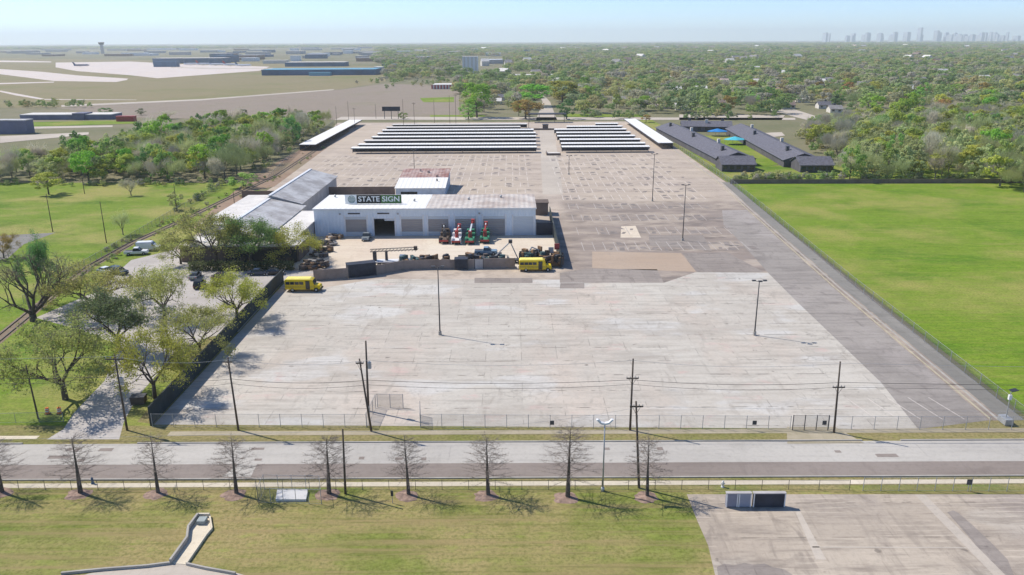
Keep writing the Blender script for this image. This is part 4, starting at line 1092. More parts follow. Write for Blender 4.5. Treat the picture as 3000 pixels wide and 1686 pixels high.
def flat_block(name, lab, x0, x1, y0, y1, h, wallm, roofm, cat='building', par=.25, group=None, win=None):
    t = thing(name, lab, cat, ((x0+x1)/2, (y0+y1)/2, 0), 0, group); a, b, c, d = -(x1-x0)/2, (x1-x0)/2, -(y1-y0)/2, (y1-y0)/2
    m = MB(); m.box(a, b, c, d, 0, h); m.build('wall', wallm, t)
    m = MB(); m.box(a-.2, b+.2, c-.2, d+.2, h+.002, h+par); m.build('roof', roofm, t)
    if win:
        n = max(1, int((x1-x0)/win)); wm = MB(); w_ = (x1-x0)/n; wm.box(-w_*.3, w_*.3, -.05, 0, 0, min(1.6, h*.35)); p0 = None
        for fl in range(max(1, int(h/3.4))):
            for i in range(n):
                q = (a+w_*(i+.5), c-.003, 1.0+3.3*fl)
                if p0 is None: p0 = wm.build('window', M_glass, t, q)
                else: child(p0, t, q)
    return t
flat_block('annex', 'pale flat roofed annex between the grey hall and the shop', -60.0, -53.0, 189, 222, 3.9, M_hallw, M_flat)
flat_block('annex', 'pale flat roofed lean to on the left of the grey hall', -83.0, -72.9, 207, 249, 3.5, M_hallw, M_flat)
t = flat_block('office', 'low flat roofed office with dark walls behind the oaks', -78.5, -50.5, 182.8, 192.5, 3.7, M_brwall, M_flat, par=.35)
m = MB(); m.box(-3, 13.5, -5.9, -4.86, 0, 3.2); m.build('painted_shade_wall', M_dark, t)  # near-black stretch of wall paints in the shade under the oaks
for i in range(7):
    m = MB(); m.box(-2.2+i*2.2, -.8+i*2.2, -5.95, -5.903, .6, 2.6); m.build('window', M_glass, t)
# clipped hedge in front of the office
m = MB(); rh = random.Random(4)
for i in range(3600):
    quadleaf(m, rh, Vector((rh.uniform(-10,14), rh.gauss(0,.7), rh.uniform(.1,2.1))), rh.uniform(.25,.5), .8, 0, .2)
hd = m.build('hedge', L_olive, None, (-64.0, 175.6, 0)); tag(hd, 'dark clipped hedge along the front of the low office', 'hedge')
# shed with rusted roof
t = thing('metal_shed', 'blue white metal shed with a rusted rear roof behind the shop', 'building', (-30.5, 263.5, 0))
m = MB(); m.side([(0,0),(0,3.0),(12.5,4.4),(24.5,5.6),(24.5,0)], -8.2, 8.2)
me = m.mesh('wall', paint('blue_white_wall', (.42,.50,.60), .6, .12, .5)); me.transform(Matrix.Rotation(R_(90), 4, 'Z')); wo_ = bpy.data.objects.new('wall', me); COL.objects.link(wo_); wo_.parent = t
m = MB(); m.add([(-8.5,-.4,3.05),(8.5,-.4,3.05),(8.5,12.5,4.45),(-8.5,12.5,4.45),(-8.5,-.4,3.2),(8.5,-.4,3.2),(8.5,12.5,4.6),(-8.5,12.5,4.6)], [(0,3,2,1),(4,5,6,7),(0,1,5,4),(1,2,6,5),(2,3,7,6),(3,0,4,7)])
m.build('roof', M_roofw, t)['label'] = 'white front roof slope'
m = MB(); m.add([(-8.5,12.52,4.45),(8.5,12.52,4.45),(8.5,24.9,5.7),(-8.5,24.9,5.7),(-8.5,12.52,4.6),(8.5,12.52,4.6),(8.5,24.9,5.85),(-8.5,24.9,5.85)], [(0,3,2,1),(4,5,6,7),(0,1,5,4),(1,2,6,5),(2,3,7,6),(3,0,4,7)])
m.build('roof', M_rust, t)['label'] = 'rusted rear roof slope'
for xx, yy, r_ in ((1,19,.5),(4.5,13.4,.5),(-2,21,.35),(5,8,.25)):
    m = MB(); zz = 3.1+.112*yy if yy < 12.5 else 4.5+.1*(yy-12.5); m.tube((xx,yy,zz-.2),(xx,yy,zz+.9),r_,r_,8); m.build('roof_vent', M_rust if yy > 12 else M_dsteel, t)
m = MB(); m.box(-6.5,-1.0,-.06,-.003,.2,1.9); m.build('bay_door', M_dark, t)
# right annex of the shop: dark gate and small brown shed
fence_ = thing('metal_gate', 'solid dark blue metal gate between shop and side fence', 'gate', (8.8, 208.3, 0))
m = MB(); m.box(-2.2,2.2,-.06,.06,.1,3.5); m.build('gate_leaf', M_navy, fence_)
for s in (-2.3, 2.3):
    m = MB(); m.tube((s,0,0),(s,0,3.7),.09,.09,6); m.build('gate_post', M_steel, fence_)
t = flat_block('storage_shed', 'small brown storage shed behind the dark blue gate', 6.9, 10.9, 234, 239, 3.6, M_brwall, paint('brown_roof', (.13,.10,.085), .9))

# ------------------------------------------------------------------ carports
def carport(x0, x1, y, h, lab, g, dp=6.0, roofm=None):
    t = thing('carport', lab, 'carport', ((x0+x1)/2, y, 0), 0, g); L = (x1-x0)/2
    m = MB(); m.add([(-L,0,h),(L,0,h),(L,dp,h+.12),(-L,dp,h+.12),(-L,0,h+.16),(L,0,h+.16),(L,dp,h+.28),(-L,dp,h+.28)], [(0,3,2,1),(4,5,6,7),(0,1,5,4),(1,2,6,5),(2,3,7,6),(3,0,4,7)])
    m.build('roof', roofm or M_roofw, t)
    m = MB(); m.box(-L,L,-.06,-.003,h-.3,h+.1); m.build('fascia', M_dsteel, t)
    pm = MB(); pm.box(-.09,.09,-.09,.09,0,h+.1); p0 = None
    n = max(2, round((x1-x0)/9))
    for i in range(n+1):
        q = (-L+.3+(2*L-.6)*i/n, dp*.62, 0)
        if p0 is None: p0 = pm.build('post', M_dsteel, t, q)
        else: child(p0, t, q)
    bw = MB(); bw.box(-L+.1,L-.1,dp-.35,dp-.3,.3,h*.8); bw.build('shade_sheet', M_navy, t)  # navy sheet painted in for the dark shade under the roof
    return t
rows = [450.5,440,428,417,406.5,396.5,387.5,379]
rl_ = [(1030,1573),(1050,1571),(1068,1571),(1090,1571),(1106,1570),(1120,1564),(1132,1525),(1150,1545)]
rr_ = [(1647,1908),(1645,1895),(1641,1882),(1634,1865),(1631,1852),(1625,1840),(1662,1828),(1748,1815)]
names = ['front row','second row','third row','fourth row','fifth row','sixth row','seventh row','rear row']
for i in range(8):
    ya = G(1300, rows[i])[1]; a, b = G(rl_[i][0], rows[i])[0], G(rl_[i][1], rows[i])[0]
    carport(a, b, ya, 2.5, f'long white roofed carport, {names[i]} of the left block', 'carports of the left block', 5.0, M_roofw if i not in (2,6,7) else M_flat)
    a, b = G(rr_[i][0], rows[i])[0], G(rr_[i][1], rows[i])[0]
    carport(a, b, ya, 2.5, f'short white roofed carport, {names[i]} of the right block', 'carports of the right block', 5.0)
def side_port(xa, xb, y0, y1, lab, sgn):
    t = thing('carport', lab, 'carport', (xa, y0, 0), 0, 'long carports on the lot edges'); L = y1-y0; W = xb-xa
    m = MB(); m.box(0,W,0,L,2.75,3.0); m.build('roof', M_roofw, t)
    m = MB(); m.box(W+.003 if sgn > 0 else -.06, W+.06 if sgn > 0 else -.003, 0, L, 2.5, 3.02); m.build('fascia', M_dsteel, t)
    pm = MB(); pm.box(-.1,.1,-.1,.1,0,2.75); p0 = None
    for i in range(13):
        q = (W*.35 if sgn > 0 else W*.65, .5+(L-1)*i/12, 0)
        if p0 is None: p0 = pm.build('post', M_dsteel, t, q)
        else: child(p0, t, q)
    bw = MB(); bw.box(.15 if sgn > 0 else W-.2, .2 if sgn > 0 else W-.15, .2, L-.2, .1, 2.5); bw.build('shade_sheet', M_navy, t)  # again a dark sheet standing in for shade beneath the roof
side_port(-101.5, -93.5, 384, 508, 'long white carport roof running back along the left lot edge', 1)
side_port(70.2, 77.6, 384, 506, 'long white carport roof running back along the right lot edge', -1)
# entry canopy at the back of the lot
c = G(1602, 358); t = thing('entry_canopy', 'dark flat entry canopy on posts at the rear of the centre lane', 'canopy', (c[0], c[1]-2, 0))
m = MB(); m.box(-12,12,-3,3,5.0,5.7); m.build('roof', M_dsteel, t)
for s in (-11,-5,5,11):
    m = MB(); m.tube((s,0,0),(s,0,5.0),.18,.18,6); m.build('post', M_dsteel, t)
c = G(1598, 381); t = flat_block('guard_booth', 'dark guard booth and barrier wall under the entry canopy', c[0]-1.6, c[0]+1.6, c[1], c[1]+4, 2.8, M_brwall, M_dsteel, 'booth')
m = MB(); m.box(-7,5.5,-3.4,-3.0,0,1.0); m.build('barrier_wall', M_brwall, t)
c = G(1622, 456); t = thing('enclosure', 'low pale masonry enclosure with dark front by the first right carport', 'enclosure', (c[0], c[1], 0))
m = MB(); m.box(-3.2,3.2,-.15,.15,0,1.0); m.build('front_wall', M_brwall, t); m = MB(); m.box(-3.2,-2.9,.16,9,0,1.0); m.build('side_wall', M_brwall, t); m = MB(); m.box(-2.8,3.2,.3,9,0,.25); m.build('slab', M_flat, t)
# billboard
c = D(985, 300); t = thing('billboard', 'dark backed billboard on three legs behind the left carports', 'billboard', (c[0], c[1], 0)); hh = hz(c, 313)
m = MB(); m.box(-6,6,-.3,.3,hz(c,326),hh); m.build('panel', M_navy, t)
for s in (-4.6,0,4.6):
    m = MB(); m.tube((s,0,0),(s,0,hh-.5),.22,.2,6); m.build('leg', M_dsteel, t)

# ------------------------------------------------------------------ dark roofed apartments on the right
def ridge_block(name, lab, a, b, wd, eave, ridge, wallm, roofm, cat='building', group=None, ch=0, win=0):
    """gabled block along the plan line a-b"""
    L = math.hypot(b[0]-a[0], b[1]-a[1]); t = thing(name, lab, cat, (a[0], a[1], 0), math.atan2(b[1]-a[1], b[0]-a[0]), group); h = wd/2
    m = MB(); m.box(0, L, -h, h, 0, eave); m.add([(0,-h,eave+.001),(0,h,eave+.001),(0,0,ridge-.1),(L,-h,eave+.001),(L,h,eave+.001),(L,0,ridge-.1)], [(0,2,1),(3,4,5)]); m.build('wall', wallm, t)
    rf = None
    for s in (-1, 1):
        m = MB(); e = s*(h+.6); ez = eave-.6*(ridge-eave)/h
        m.add([(-.5,0,ridge),(L+.5,0,ridge),(L+.5,e,ez),(-.5,e,ez),(-.5,0,ridge+.15),(L+.5,0,ridge+.15),(L+.5,e,ez+.15),(-.5,e,ez+.15)], [(0,1,2,3),(7,6,5,4),(0,4,5,1),(1,5,6,2),(2,6,7,3),(3,7,4,0)])
        rf = m.build('roof', roofm, t)
    for i in range(ch):
        m = MB(); xx = L*(i+.5)/ch; yy = h*.35*(-1)**i; m.box(xx-.8,xx+.8,yy-.6,yy+.6,eave+.4,ridge+1.1); m.build('chimney', M_pale if i % 2 else M_dsteel, rf)
    if win:
        wm = MB(); wm.box(-.8,.8,-.06,0,0,1.3); p0 = None
        for i in range(win):
            q = (L*(i+.5)/win, -h-.003, 1.0)
            if p0 is None: p0 = wm.build('window', M_glass, t, q)
            else: child(p0, t, q)
    return t
M_aptw = paint('dark_apartment_wall', (.10,.095,.105), .9, .2, .3)
ridge_block('apartment_block', 'left wing of the dark slate roofed apartments beside the long right carport', G(2158,487), G(1962,389), 15.5, 3.0, 5.6, M_aptw, M_shingle, 'building', None, 5, 14)
ridge_block('apartment_block', 'right wing of the dark slate roofed apartments by the right wood', G(2352,491), G(2168,393), 15.5, 3.0, 5.6, M_aptw, M_shingle, 'building', None, 4, 14)
ridge_block('apartment_block', 'rear wing joining the two dark slate roofed apartment wings', G(1995,382), G(2140,384), 14, 3.0, 5.4, M_aptw, M_shingle, 'building', None, 3, 7)
ridge_block('apartment_block', 'front cross wing at the field end of the left slate roofed apartment wing', G(2105,497), G(2200,497), 12, 3.0, 5.4, M_aptw, M_shingle, 'building', None, 0, 5)
ridge_block('apartment_block', 'front cross wing at the field end of the right slate roofed apartment wing', G(2330,499), G(2425,499), 12, 3.0, 5.4, M_aptw, M_shingle, 'building', None, 0, 5)
sheet('courtyard_lawn', GP((2180,486),(2250,488),(2300,478),(2140,398),(2060,398)), M_field, 0.06)
M_cyan = paint('turquoise_fabric', (.08,.48,.58), .6, .1); M_bluef = paint('blue_fabric', (.03,.22,.55), .6, .1)
for (px, py), mt, lab in (((2101,399),M_bluef,'blue shade canopy in the apartment courtyard'),((2152,424),M_cyan,'turquoise shade canopy in the apartment courtyard')):
    c = G(px, py); t = thing('shade_canopy', lab, 'canopy', (c[0], c[1], 0)); m = MB(); n = 8
    ring = [(5.6*math.cos(2*math.pi*i/n), 4.2*math.sin(2*math.pi*i/n), 2.6) for i in range(n)]
    m.add(ring+[(0,0,4.0)]+[(x,y,2.45) for x,y,z in ring]+[(0,0,3.85)], [(i,(i+1)%n,n) for i in range(n)]+[(n+1+(i+1)%n,n+1+i,2*n+1) for i in range(n)]+[(i,n+1+i,n+1+(i+1)%n,(i+1)%n) for i in range(n)]); m.build('fabric', mt, t)
    for i in (0,2,4,6):
        m = MB(); m.tube((ring[i][0]*.9,ring[i][1]*.9,0),(ring[i][0]*.9,ring[i][1]*.9,2.7),.07,.07,5); m.build('post', M_steel, t)

# ------------------------------------------------------------------ houses and larger buildings beyond
RM = {'brown':paint('brown_shingles', (.20,.155,.135), .9, .2, .4), 'grey':paint('grey_shingles', (.25,.24,.24), .9, .2, .4), 'white':M_flat, 'pink':paint('pinkish_shingles', (.40,.31,.28), .9, .15, .4), 'dark':M_shingle}
def house(px, py, wpx, roof, lab, walls=M_pale, dep=9, hh=2.9):
    a = G(px-wpx/2, py); b = G(px+wpx/2, py)
    ridge_block('house', lab, a, b, dep, hh, hh+2.1, walls, RM[roof], 'house', 'houses beyond the lot', 1, max(2, int(wpx/14)))
for a in ((1462,283,44,'white','white roofed house left of the rusty orange tree, upper of two'),(1440,306,58,'white','white roofed house left of the rusty orange tree, lower of two'),(1452,294,52,'dark','dark roofed house between the two white roofed ones'),
          (2168,286,60,'pink','pinkish brown roofed house behind the apartment street'),(2290,318,70,'brown','brown roofed house beside the pale street, left side'),(2418,318,50,'dark','dark roofed house with white gable above the right wood'),
          (2444,330,36,'grey','small grey roofed house beside the dark roofed gable house'),(2868,278,80,'pink','pale pink roofed house among the far right trees, upper one'),(2866,294,46,'brown','brown roofed house below the pale pink roofed one'),
          (2545,183,66,'white','long white roofed building in the far right trees'),(2230,168,66,'dark','long dark roofed building in the far right trees'),(2098,310,46,'brown','brown house hidden in trees left of the apartment street'),
          (2030,296,40,'grey','grey roofed house behind the right carport trees'),(1940,318,40,'pink','pink roofed house near the end of the right carport'),(1812,302,36,'grey','grey roofed house in the middle of the tree belt'),
          (1892,286,36,'white','pale house glimpsed through trees in the middle of the belt'),(2002,322,50,'white','pale low house by the street left of the apartments'),(2350,300,34,'white','pale house up the far pale street')):
    house(*a)
rh_ = random.Random(77); fh = []
while len(fh) < 84:
    px, py = rh_.uniform(1380, 3000), 135+rh_.random()**1.3*150
    if py > 255 and px < 1650: continue
    fh.append((px, py, rh_.choice(('white','brown','grey','pink','grey','white'))))
fh.sort(); hc = {}
for px, py, k in fh:
    hc[k] = hc.get(k, 0)+1
    a, b = G(px, py), G(px+9+.13*(py-100), py+rh_.uniform(-.6,.6)); dd = math.hypot(b[0]-a[0], b[1]-a[1])
    ridge_block('far_house', f'{k} roofed building among the far suburban trees, {ORD[hc[k]-1]} of its colour from left', a, b, 14, 5.0 if py > 200 else 9.5, 9 if py > 200 else 14.5, M_pale if k != 'brown' else M_brick, RM[k], 'house', 'far suburban houses')
c = G(1378, 222); t = flat_block('tower_block', 'pale concrete tower block beyond the brown meadow', c[0]-11.5, c[0]+11.5, c[1], c[1]+20, 27, M_whitep, M_flat, 'building', .6)
for s in (-8.5,-2.8,2.8,8.5):
    m = MB(); m.box(s-1.2,s+1.2,-10.4,-10.003,1,26.5); m.build('concrete_fin', M_pale, t)
def boxb(px0, px1, pyb, pyt, lab, wm, rm, cat='building', name='warehouse', dep=30, group=None, win=None):
    a, b = G(px0, pyb), G(px1, pyb); h = max(3.0, hz(a, pyt))
    return flat_block(name, lab, a[0], b[0], a[1], a[1]+dep, h, wm, rm, cat, .5, group, win)
boxb(1410,1474,188,176,'white roofed block right of the pale tower block', M_hallw, M_whitep, dep=60)
boxb(1470,1640,236,222,'long low school with pale roof behind the bright green trees', M_hallw, M_flat, name='school', win=9, dep=28)
boxb(1410,1468,233,224,'low pale building at the foot of the tower block', M_brick, M_flat)
t = boxb(1268,1362,262,250,'red and white striped building at the corner of the brown meadow', M_pale, M_flat, name='red_white_building', dep=30)
m = MB()
for i in range(12): m.box(-19+i*3.3,-17.4+i*3.3,-15.15,-15.003,.3,4.6)
m.build('red_panel', M_redp, t)
t = boxb(767,1093,222,206,'long teal roofed hangar on the airfield edge', M_blue2, M_blue1, name='hangar', dep=70)
boxb(905,965,223,214,'small teal lean to in front of the long hangar', M_blue1, M_blue1, name='hangar', dep=12)
boxb(835,1003,196,184,'dark blue hangar behind the long teal roofed hangar', M_blue2, M_flat, name='hangar', dep=50)
boxb(1119,1160,208,190,'deep blue hangar right of the long teal roofed hangar', M_blue2, M_blue2, name='hangar', dep=30)
boxb(1096,1118,216,198,'pale block at the right end of the long teal roofed hangar', M_pale, M_flat)
boxb(448,640,187,172,'long dark blue airport terminal across the apron', M_blue2, M_flat, name='terminal', dep=60, cat='terminal')
boxb(625,676,183,164,'taller dark blue terminal block right of the long terminal', M_blue2, M_blue2, name='terminal', dep=60, cat='terminal')
boxb(450,512,197,181,'blue concourse at the near end of the terminal', M_blue2, M_blue2, name='terminal', dep=20, cat='terminal')
boxb(770,836,187,178,'pale hangar left of the dark blue one', M_pale, M_flat, name='hangar')
boxb(851,874,180,164,'white block behind the hangars', M_whitep, M_flat)
boxb(60,320,352,340,'long slate blue warehouse by the left edge', M_purple, M_flat, dep=16)
boxb(214,246,352,335,'slate blue end block of the long warehouse', M_purple, M_purple, dep=12)
boxb(-140,74,394,356,'big slate blue shed at the left edge above the wood', M_purple, M_hall, dep=8)
t = boxb(341,392,357,346,'red trailer parked right of the long slate blue warehouse', M_redp, M_redp, 'trailer', 'trailer', 4)
c = G(301, 158); hh = hz(c, 124); t = thing('control_tower', 'dark airport control tower standing up to the horizon', 'tower', (c[0], c[1], 0))
m = MB(); m.tube((0,0,0),(0,0,hh*.78),8,7,8); m.build('shaft', M_hallw, t); m = MB(); m.tube((0,0,hh*.78),(0,0,hh*.97),10,15,8); m.build('cab', M_glass, t); m = MB(); m.tube((0,0,hh*.971),(0,0,hh),15.5,13,8); m.build('roof', M_hallw, t)
rb = random.Random(12); cnt = {}
def adj(k): return ['pale flat','dark blue','brown flat','white flat'][k]
bl = []
for i in range(104):
    px = rb.uniform(20, 1330) if i < 64 else rb.uniform(880, 1720); py = rb.uniform(138, 186) if px > 640 else rb.uniform(136, 166)
    if i >= 64: py = 132+34*rb.random()**1.3
    bl.append((px, py, rb.choice((0,0,1,2,3))))
bl.sort()
for px, py, k in bl:
    cnt[k] = cnt.get(k, 0)+1
    wpx = rb.uniform(14, 60); P = G(px, py); hh = rb.uniform(6, 13); q = pr(P[0], P[1], hh)
    boxb(px-wpx/2, px+wpx/2, py, q[1], f'{adj(k)} roofed building in the far airport district, {ORD[cnt[k]-1]} of its colour from the left', [M_hallw, M_blue2, M_brick, M_whitep][k], [M_flat, M_purple, M_hall, M_whitep][k], dep=rb.uniform(30, 90), group='far airport district buildings')
# downtown skyline, thirteen kilometres off
SK = [(1085,1152,38),(1385,1475,38),(1640,1680,35),(1720,1758,36),(1805,1825,2),(1940,1965,25),(2020,2050,38),(2080,2120,38),(2165,2195,40),(2290,2325,40),(2340,2352,36),(2375,2395,38),(2420,2445,38),(2495,2507,36),
      (1500,1545,42),(1560,1640,58),(1250,1310,62),(1186,1198,48),(2250,2290,52),(1690,1716,52),(1770,1800,50),(1850,1880,46),(1890,1930,54),(1985,2010,52),(2060,2078,54),(2130,2160,52),(2205,2240,54),(2400,2418,50),(2450,2490,54),(2515,2570,56),(1340,1380,62)]
sk2 = []; rs = random.Random(3)
for a, b, tp in SK:
    if b-a > 42:
        n_ = 3 if b-a > 60 else 2
        for q in range(n_): sk2.append((a+(b-a)*q/n_, a+(b-a)*(q+rs.uniform(.55,.92))/n_, tp+rs.uniform(0,9)))
    else: sk2.append((a+(b-a)*.12, b-(b-a)*.2, tp))
for q in range(16):
    a = rs.uniform(1400, 2540); sk2.append((a, a+rs.uniform(7,15), rs.uniform(56,66)))
SK = sk2; SK.sort(); YS = 13000.0
for i, (a, b, tp) in enumerate(SK):
    px0, px1, py = 2000+a/2.576, 2000+b/2.576, 80+tp/2.576
    def atY(px, py_): 
        d = cF+cR*(px-1500)/FP-cU*(py_-843)/FP; s = YS/d[1]; return d[0]*s, CH+d[2]*s
    x0, z1 = atY(px0, py); x1, _ = atY(px1, py)
    m = MB(); w_ = x1-x0; dd = 60+30*(i % 4)
    m.box(x0, x1, YS+(i*137) % 500, YS+(i*137) % 500+dd, 0, z1-8); m.box(x0+w_*.12, x1-w_*.12, YS+(i*137) % 500+8, YS+(i*137) % 500+dd-8, z1-7.99, z1)
    lab = 'tallest tower of the hazy downtown skyline' if tp == 2 else f'hazy downtown tower, {ORD[i]} from the left on the horizon'
    tag(m.build('skyscraper', M_sky1), lab, 'skyscraper', 'downtown skyline')

# ------------------------------------------------------------------ vehicles
def wheel_set(t, xs, y, r, wd, dual=False):
    wm = MB(); wm.tube((0,-wd/2,0),(0,wd/2,0),r,r,14); hb = MB(); hb.tube((0,-wd/2-.02,0),(0,wd/2+.02,0),r*.5,r*.5,10); w0 = h0 = None
    for x in xs:
        for s in (-1, 1):
            if w0 is None: w0 = wm.build('wheel', M_black, t, (x, s*y, r)); h0 = hb.build('rim', M_steel, w0)
            else:
                c = child(w0, t, (x, s*y, r)); child(h0, c)
def bus(loc, rz, lab):
    t = thing('school_bus', lab, 'school bus', loc, rz, 'short yellow school buses')
    m = MB(); m.side([(-3.75,.55),(-3.75,2.55),(-3.55,2.72),(1.75,2.72),(2.1,2.5),(2.35,1.6),(2.4,.55)], -1.13, 1.13, inset=lambda z: .12 if z > 2.6 else 0); m.build('body', M_bus, t, bevel=.06)
    m = MB(); m.side([(2.401,.55),(2.401,1.55),(3.45,1.4),(3.6,1.15),(3.6,.55)], -.95, .95, inset=lambda z: .12 if z > 1.2 else 0); m.build('hood', M_bus, t, bevel=.06)
    m = MB(); m.side([(-3.6,2.725),(-3.4,2.88),(1.55,2.88),(1.75,2.725)], -.98, .98, inset=lambda z: .22 if z > 2.8 else 0); m.build('roof', M_busr, t)
    for s in (-1, 1):
        wm = MB(); wm.box(-.42,.42,-.015,.015,0,.62)
        for i in range(4 if s < 0 else 6):
            xx = -3.1+i*.95
            wm.build('window', M_glass, t, (xx, s*1.142, 1.62))
        m = MB(); m.box(-3.7,2.3,s*1.14-.02,s*1.14+.02,1.28,1.36); m.box(-3.7,2.3,s*1.14-.02,s*1.14+.02,.92,1.0); m.build('rub_rail', M_dsteel, t)
    m = MB(); m.box(.62,1.5,-1.16,-1.132,.6,2.42); d = m.build('door', M_dark, t); m = MB(); m.box(.7,1.03,-1.18,-1.162,.8,2.3); m.box(1.09,1.42,-1.18,-1.162,.8,2.3); m.build('door_glass', M_glass, d)
    m = MB(); m.add([(2.13,-.98,2.46),(2.13,.98,2.46),(2.37,1.02,1.63),(2.37,-1.02,1.63)], [(0,1,2,3)]); o = m.build('windshield', M_glass, t); o.location = (.03,0,.01)
    m = MB(); m.box(-3.9,-3.76,-1.1,1.1,.5,.75); m.build('bumper', M_dsteel, t); m = MB(); m.box(3.61,3.78,-1.05,1.05,.45,.72); m.build('bumper', M_dsteel, t)
    for s in (-1, 1):
        m = MB(); m.tube((3.58,s*.7,1.0),(3.63,s*.7,1.0),.13,.13,10); m.build('headlight', M_whitep, t)
        m = MB(); m.tube((2.3,s*1.1,1.9),(2.65,s*1.4,2.0),.025,.025,4); m.box(2.6,2.68,s*1.4-.14,s*1.4+.14,1.75,2.2); m.build('mirror', M_dsteel, t)
    wheel_set(t, (-2.2, 2.75), .98, .46, .3); return t
a, b = G(836,856), G(942,856); bus(((a[0]+b[0])/2, a[1]+.9, 0), R_(-1), 'short yellow school bus parked at the end of the long dark wall')
a, b = G(1517,797), G(1622,797); bus(((a[0]+b[0])/2, a[1]+1.0, 0), R_(0), 'short yellow school bus parked in front of the yard corner')
def car(loc, rz, lab, col, kind='sedan', g='cars in the car park', name='parked_car'):
    pm = col if not isinstance(col, tuple) else paint('car_paint_%d_%d_%d' % tuple(int(c*99) for c in col), col, .3, .06, .8, 0, None, .5)
    t = thing(name, lab, {'pickup':'pickup truck','van':'van','suv':'car','sedan':'car'}[kind], loc, rz, g)
    if kind == 'sedan': body = [(-2.3,.3),(-2.35,.85),(-1.5,.98),(1.0,.95),(2.2,.78),(2.3,.3)]; cab = [(-1.75,.95),(-1.05,1.42),(.25,1.42),(1.15,.95)]; roof = [(-1.05,1.421),(-1.0,1.46),(.2,1.46),(.25,1.421)]; W = .88; wx = (-1.4,1.4)
    elif kind == 'suv': body = [(-2.35,.35),(-2.4,1.05),(1.05,1.1),(2.2,.98),(2.35,.35)]; cab = [(-2.3,1.06),(-2.05,1.68),(.3,1.68),(1.1,1.08)]; roof = [(-2.05,1.681),(-2.0,1.76),(.25,1.76),(.3,1.681)]; W = .95; wx = (-1.45,1.45)
    elif kind == 'pickup': body = [(-2.8,.4),(-2.8,1.1),(1.2,1.1),(2.5,1.05),(2.7,.4)]; cab = [(-.75,1.1),(-.6,1.75),(.55,1.75),(1.25,1.1)]; roof = [(-.6,1.751),(-.55,1.83),(.5,1.83),(.55,1.751)]; W = .98; wx = (-1.75,1.75)
    else: body = [(-2.8,.35),(-2.85,2.2),(.9,2.2),(1.75,1.25),(2.7,1.05),(2.75,.35)]; cab = [(.95,1.25),(.95,2.1),(1.02,2.1),(1.72,1.25)]; roof = [(-2.8,2.201),(-2.7,2.3),(.8,2.3),(.9,2.201)]; W = 1.0; wx = (-1.7,1.7)
    m = MB(); m.side(body, -W, W, inset=lambda z: 0 if z > .5 else .06); m.build('body', pm, t, bevel=.08)
    m = MB(); m.side(cab, -W+.03, W-.03, inset=lambda z: .16 if z > 1.3 and kind != 'van' else (-.035 if kind == 'van' else .02)); m.build('window_band', M_glass, t)
    m = MB(); m.side(roof, -W+.19, W-.19, inset=lambda z: 0 if kind != 'van' else -.12); m.build('roof', pm, t)
    if kind == 'pickup':
        m = MB(); m.box(-2.7,-.85,-.82,.82,1.101,1.115); m.build('bed_floor', M_dsteel, t)
    for s in (-1, 1):
        m = MB(); x = body[-1][0]-.06; m.box(x-.06,x+.03,s*W*.72-.16,s*W*.72+.16,.68,.82); m.build('headlight', M_whitep, t)
        m = MB(); x = body[0][0]; m.box(x-.06,x+.02,s*W*.78-.12,s*W*.78+.12,.7,.85); m.build('tail_light', M_redp, t)
    wheel_set(t, wx, W-.08, .34 if kind == 'sedan' else .38, .22); return t
white = (.72,.73,.74)
def C(x, y): p = D(x, y); return (p[0], p[1], 0)
car(C(345,641), R_(12), 'white pickup truck parked at the car park corner by the meadow', white, 'pickup')
car(C(376,630), R_(8), 'white van parked behind the white pickup', white, 'van')
car(C(300,690), R_(-28), 'dark grey vehicle parked near the broad budding oak', (.05,.06,.06), 'suv')
car(C(268,688), R_(-28), 'white car half hidden by the broad budding oak', white, 'sedan')
car(C(492,700), R_(96), 'grey car behind the black one in the car park', (.16,.18,.20), 'sedan')
car(C(503,722), R_(100), 'black car facing the street in the middle of the car park', (.015,.016,.022), 'suv')
car(C(560,702), R_(15), 'dark maroon car parked behind the round yellow green oak', (.06,.015,.03), 'sedan')
car(C(652,692), R_(3), 'dark blue car in the oak shade left of the school bus', (.03,.05,.10), 'sedan')
car(C(690,691), R_(3), 'black car in the oak shade closest to the school bus', (.02,.022,.03), 'sedan')
P = G(1074, 702); car((P[0], P[1], 0), R_(-88), 'grey pickup truck parked outside the open workshop bay', (.22,.25,.26), 'pickup', 'vehicles in the shop yard')
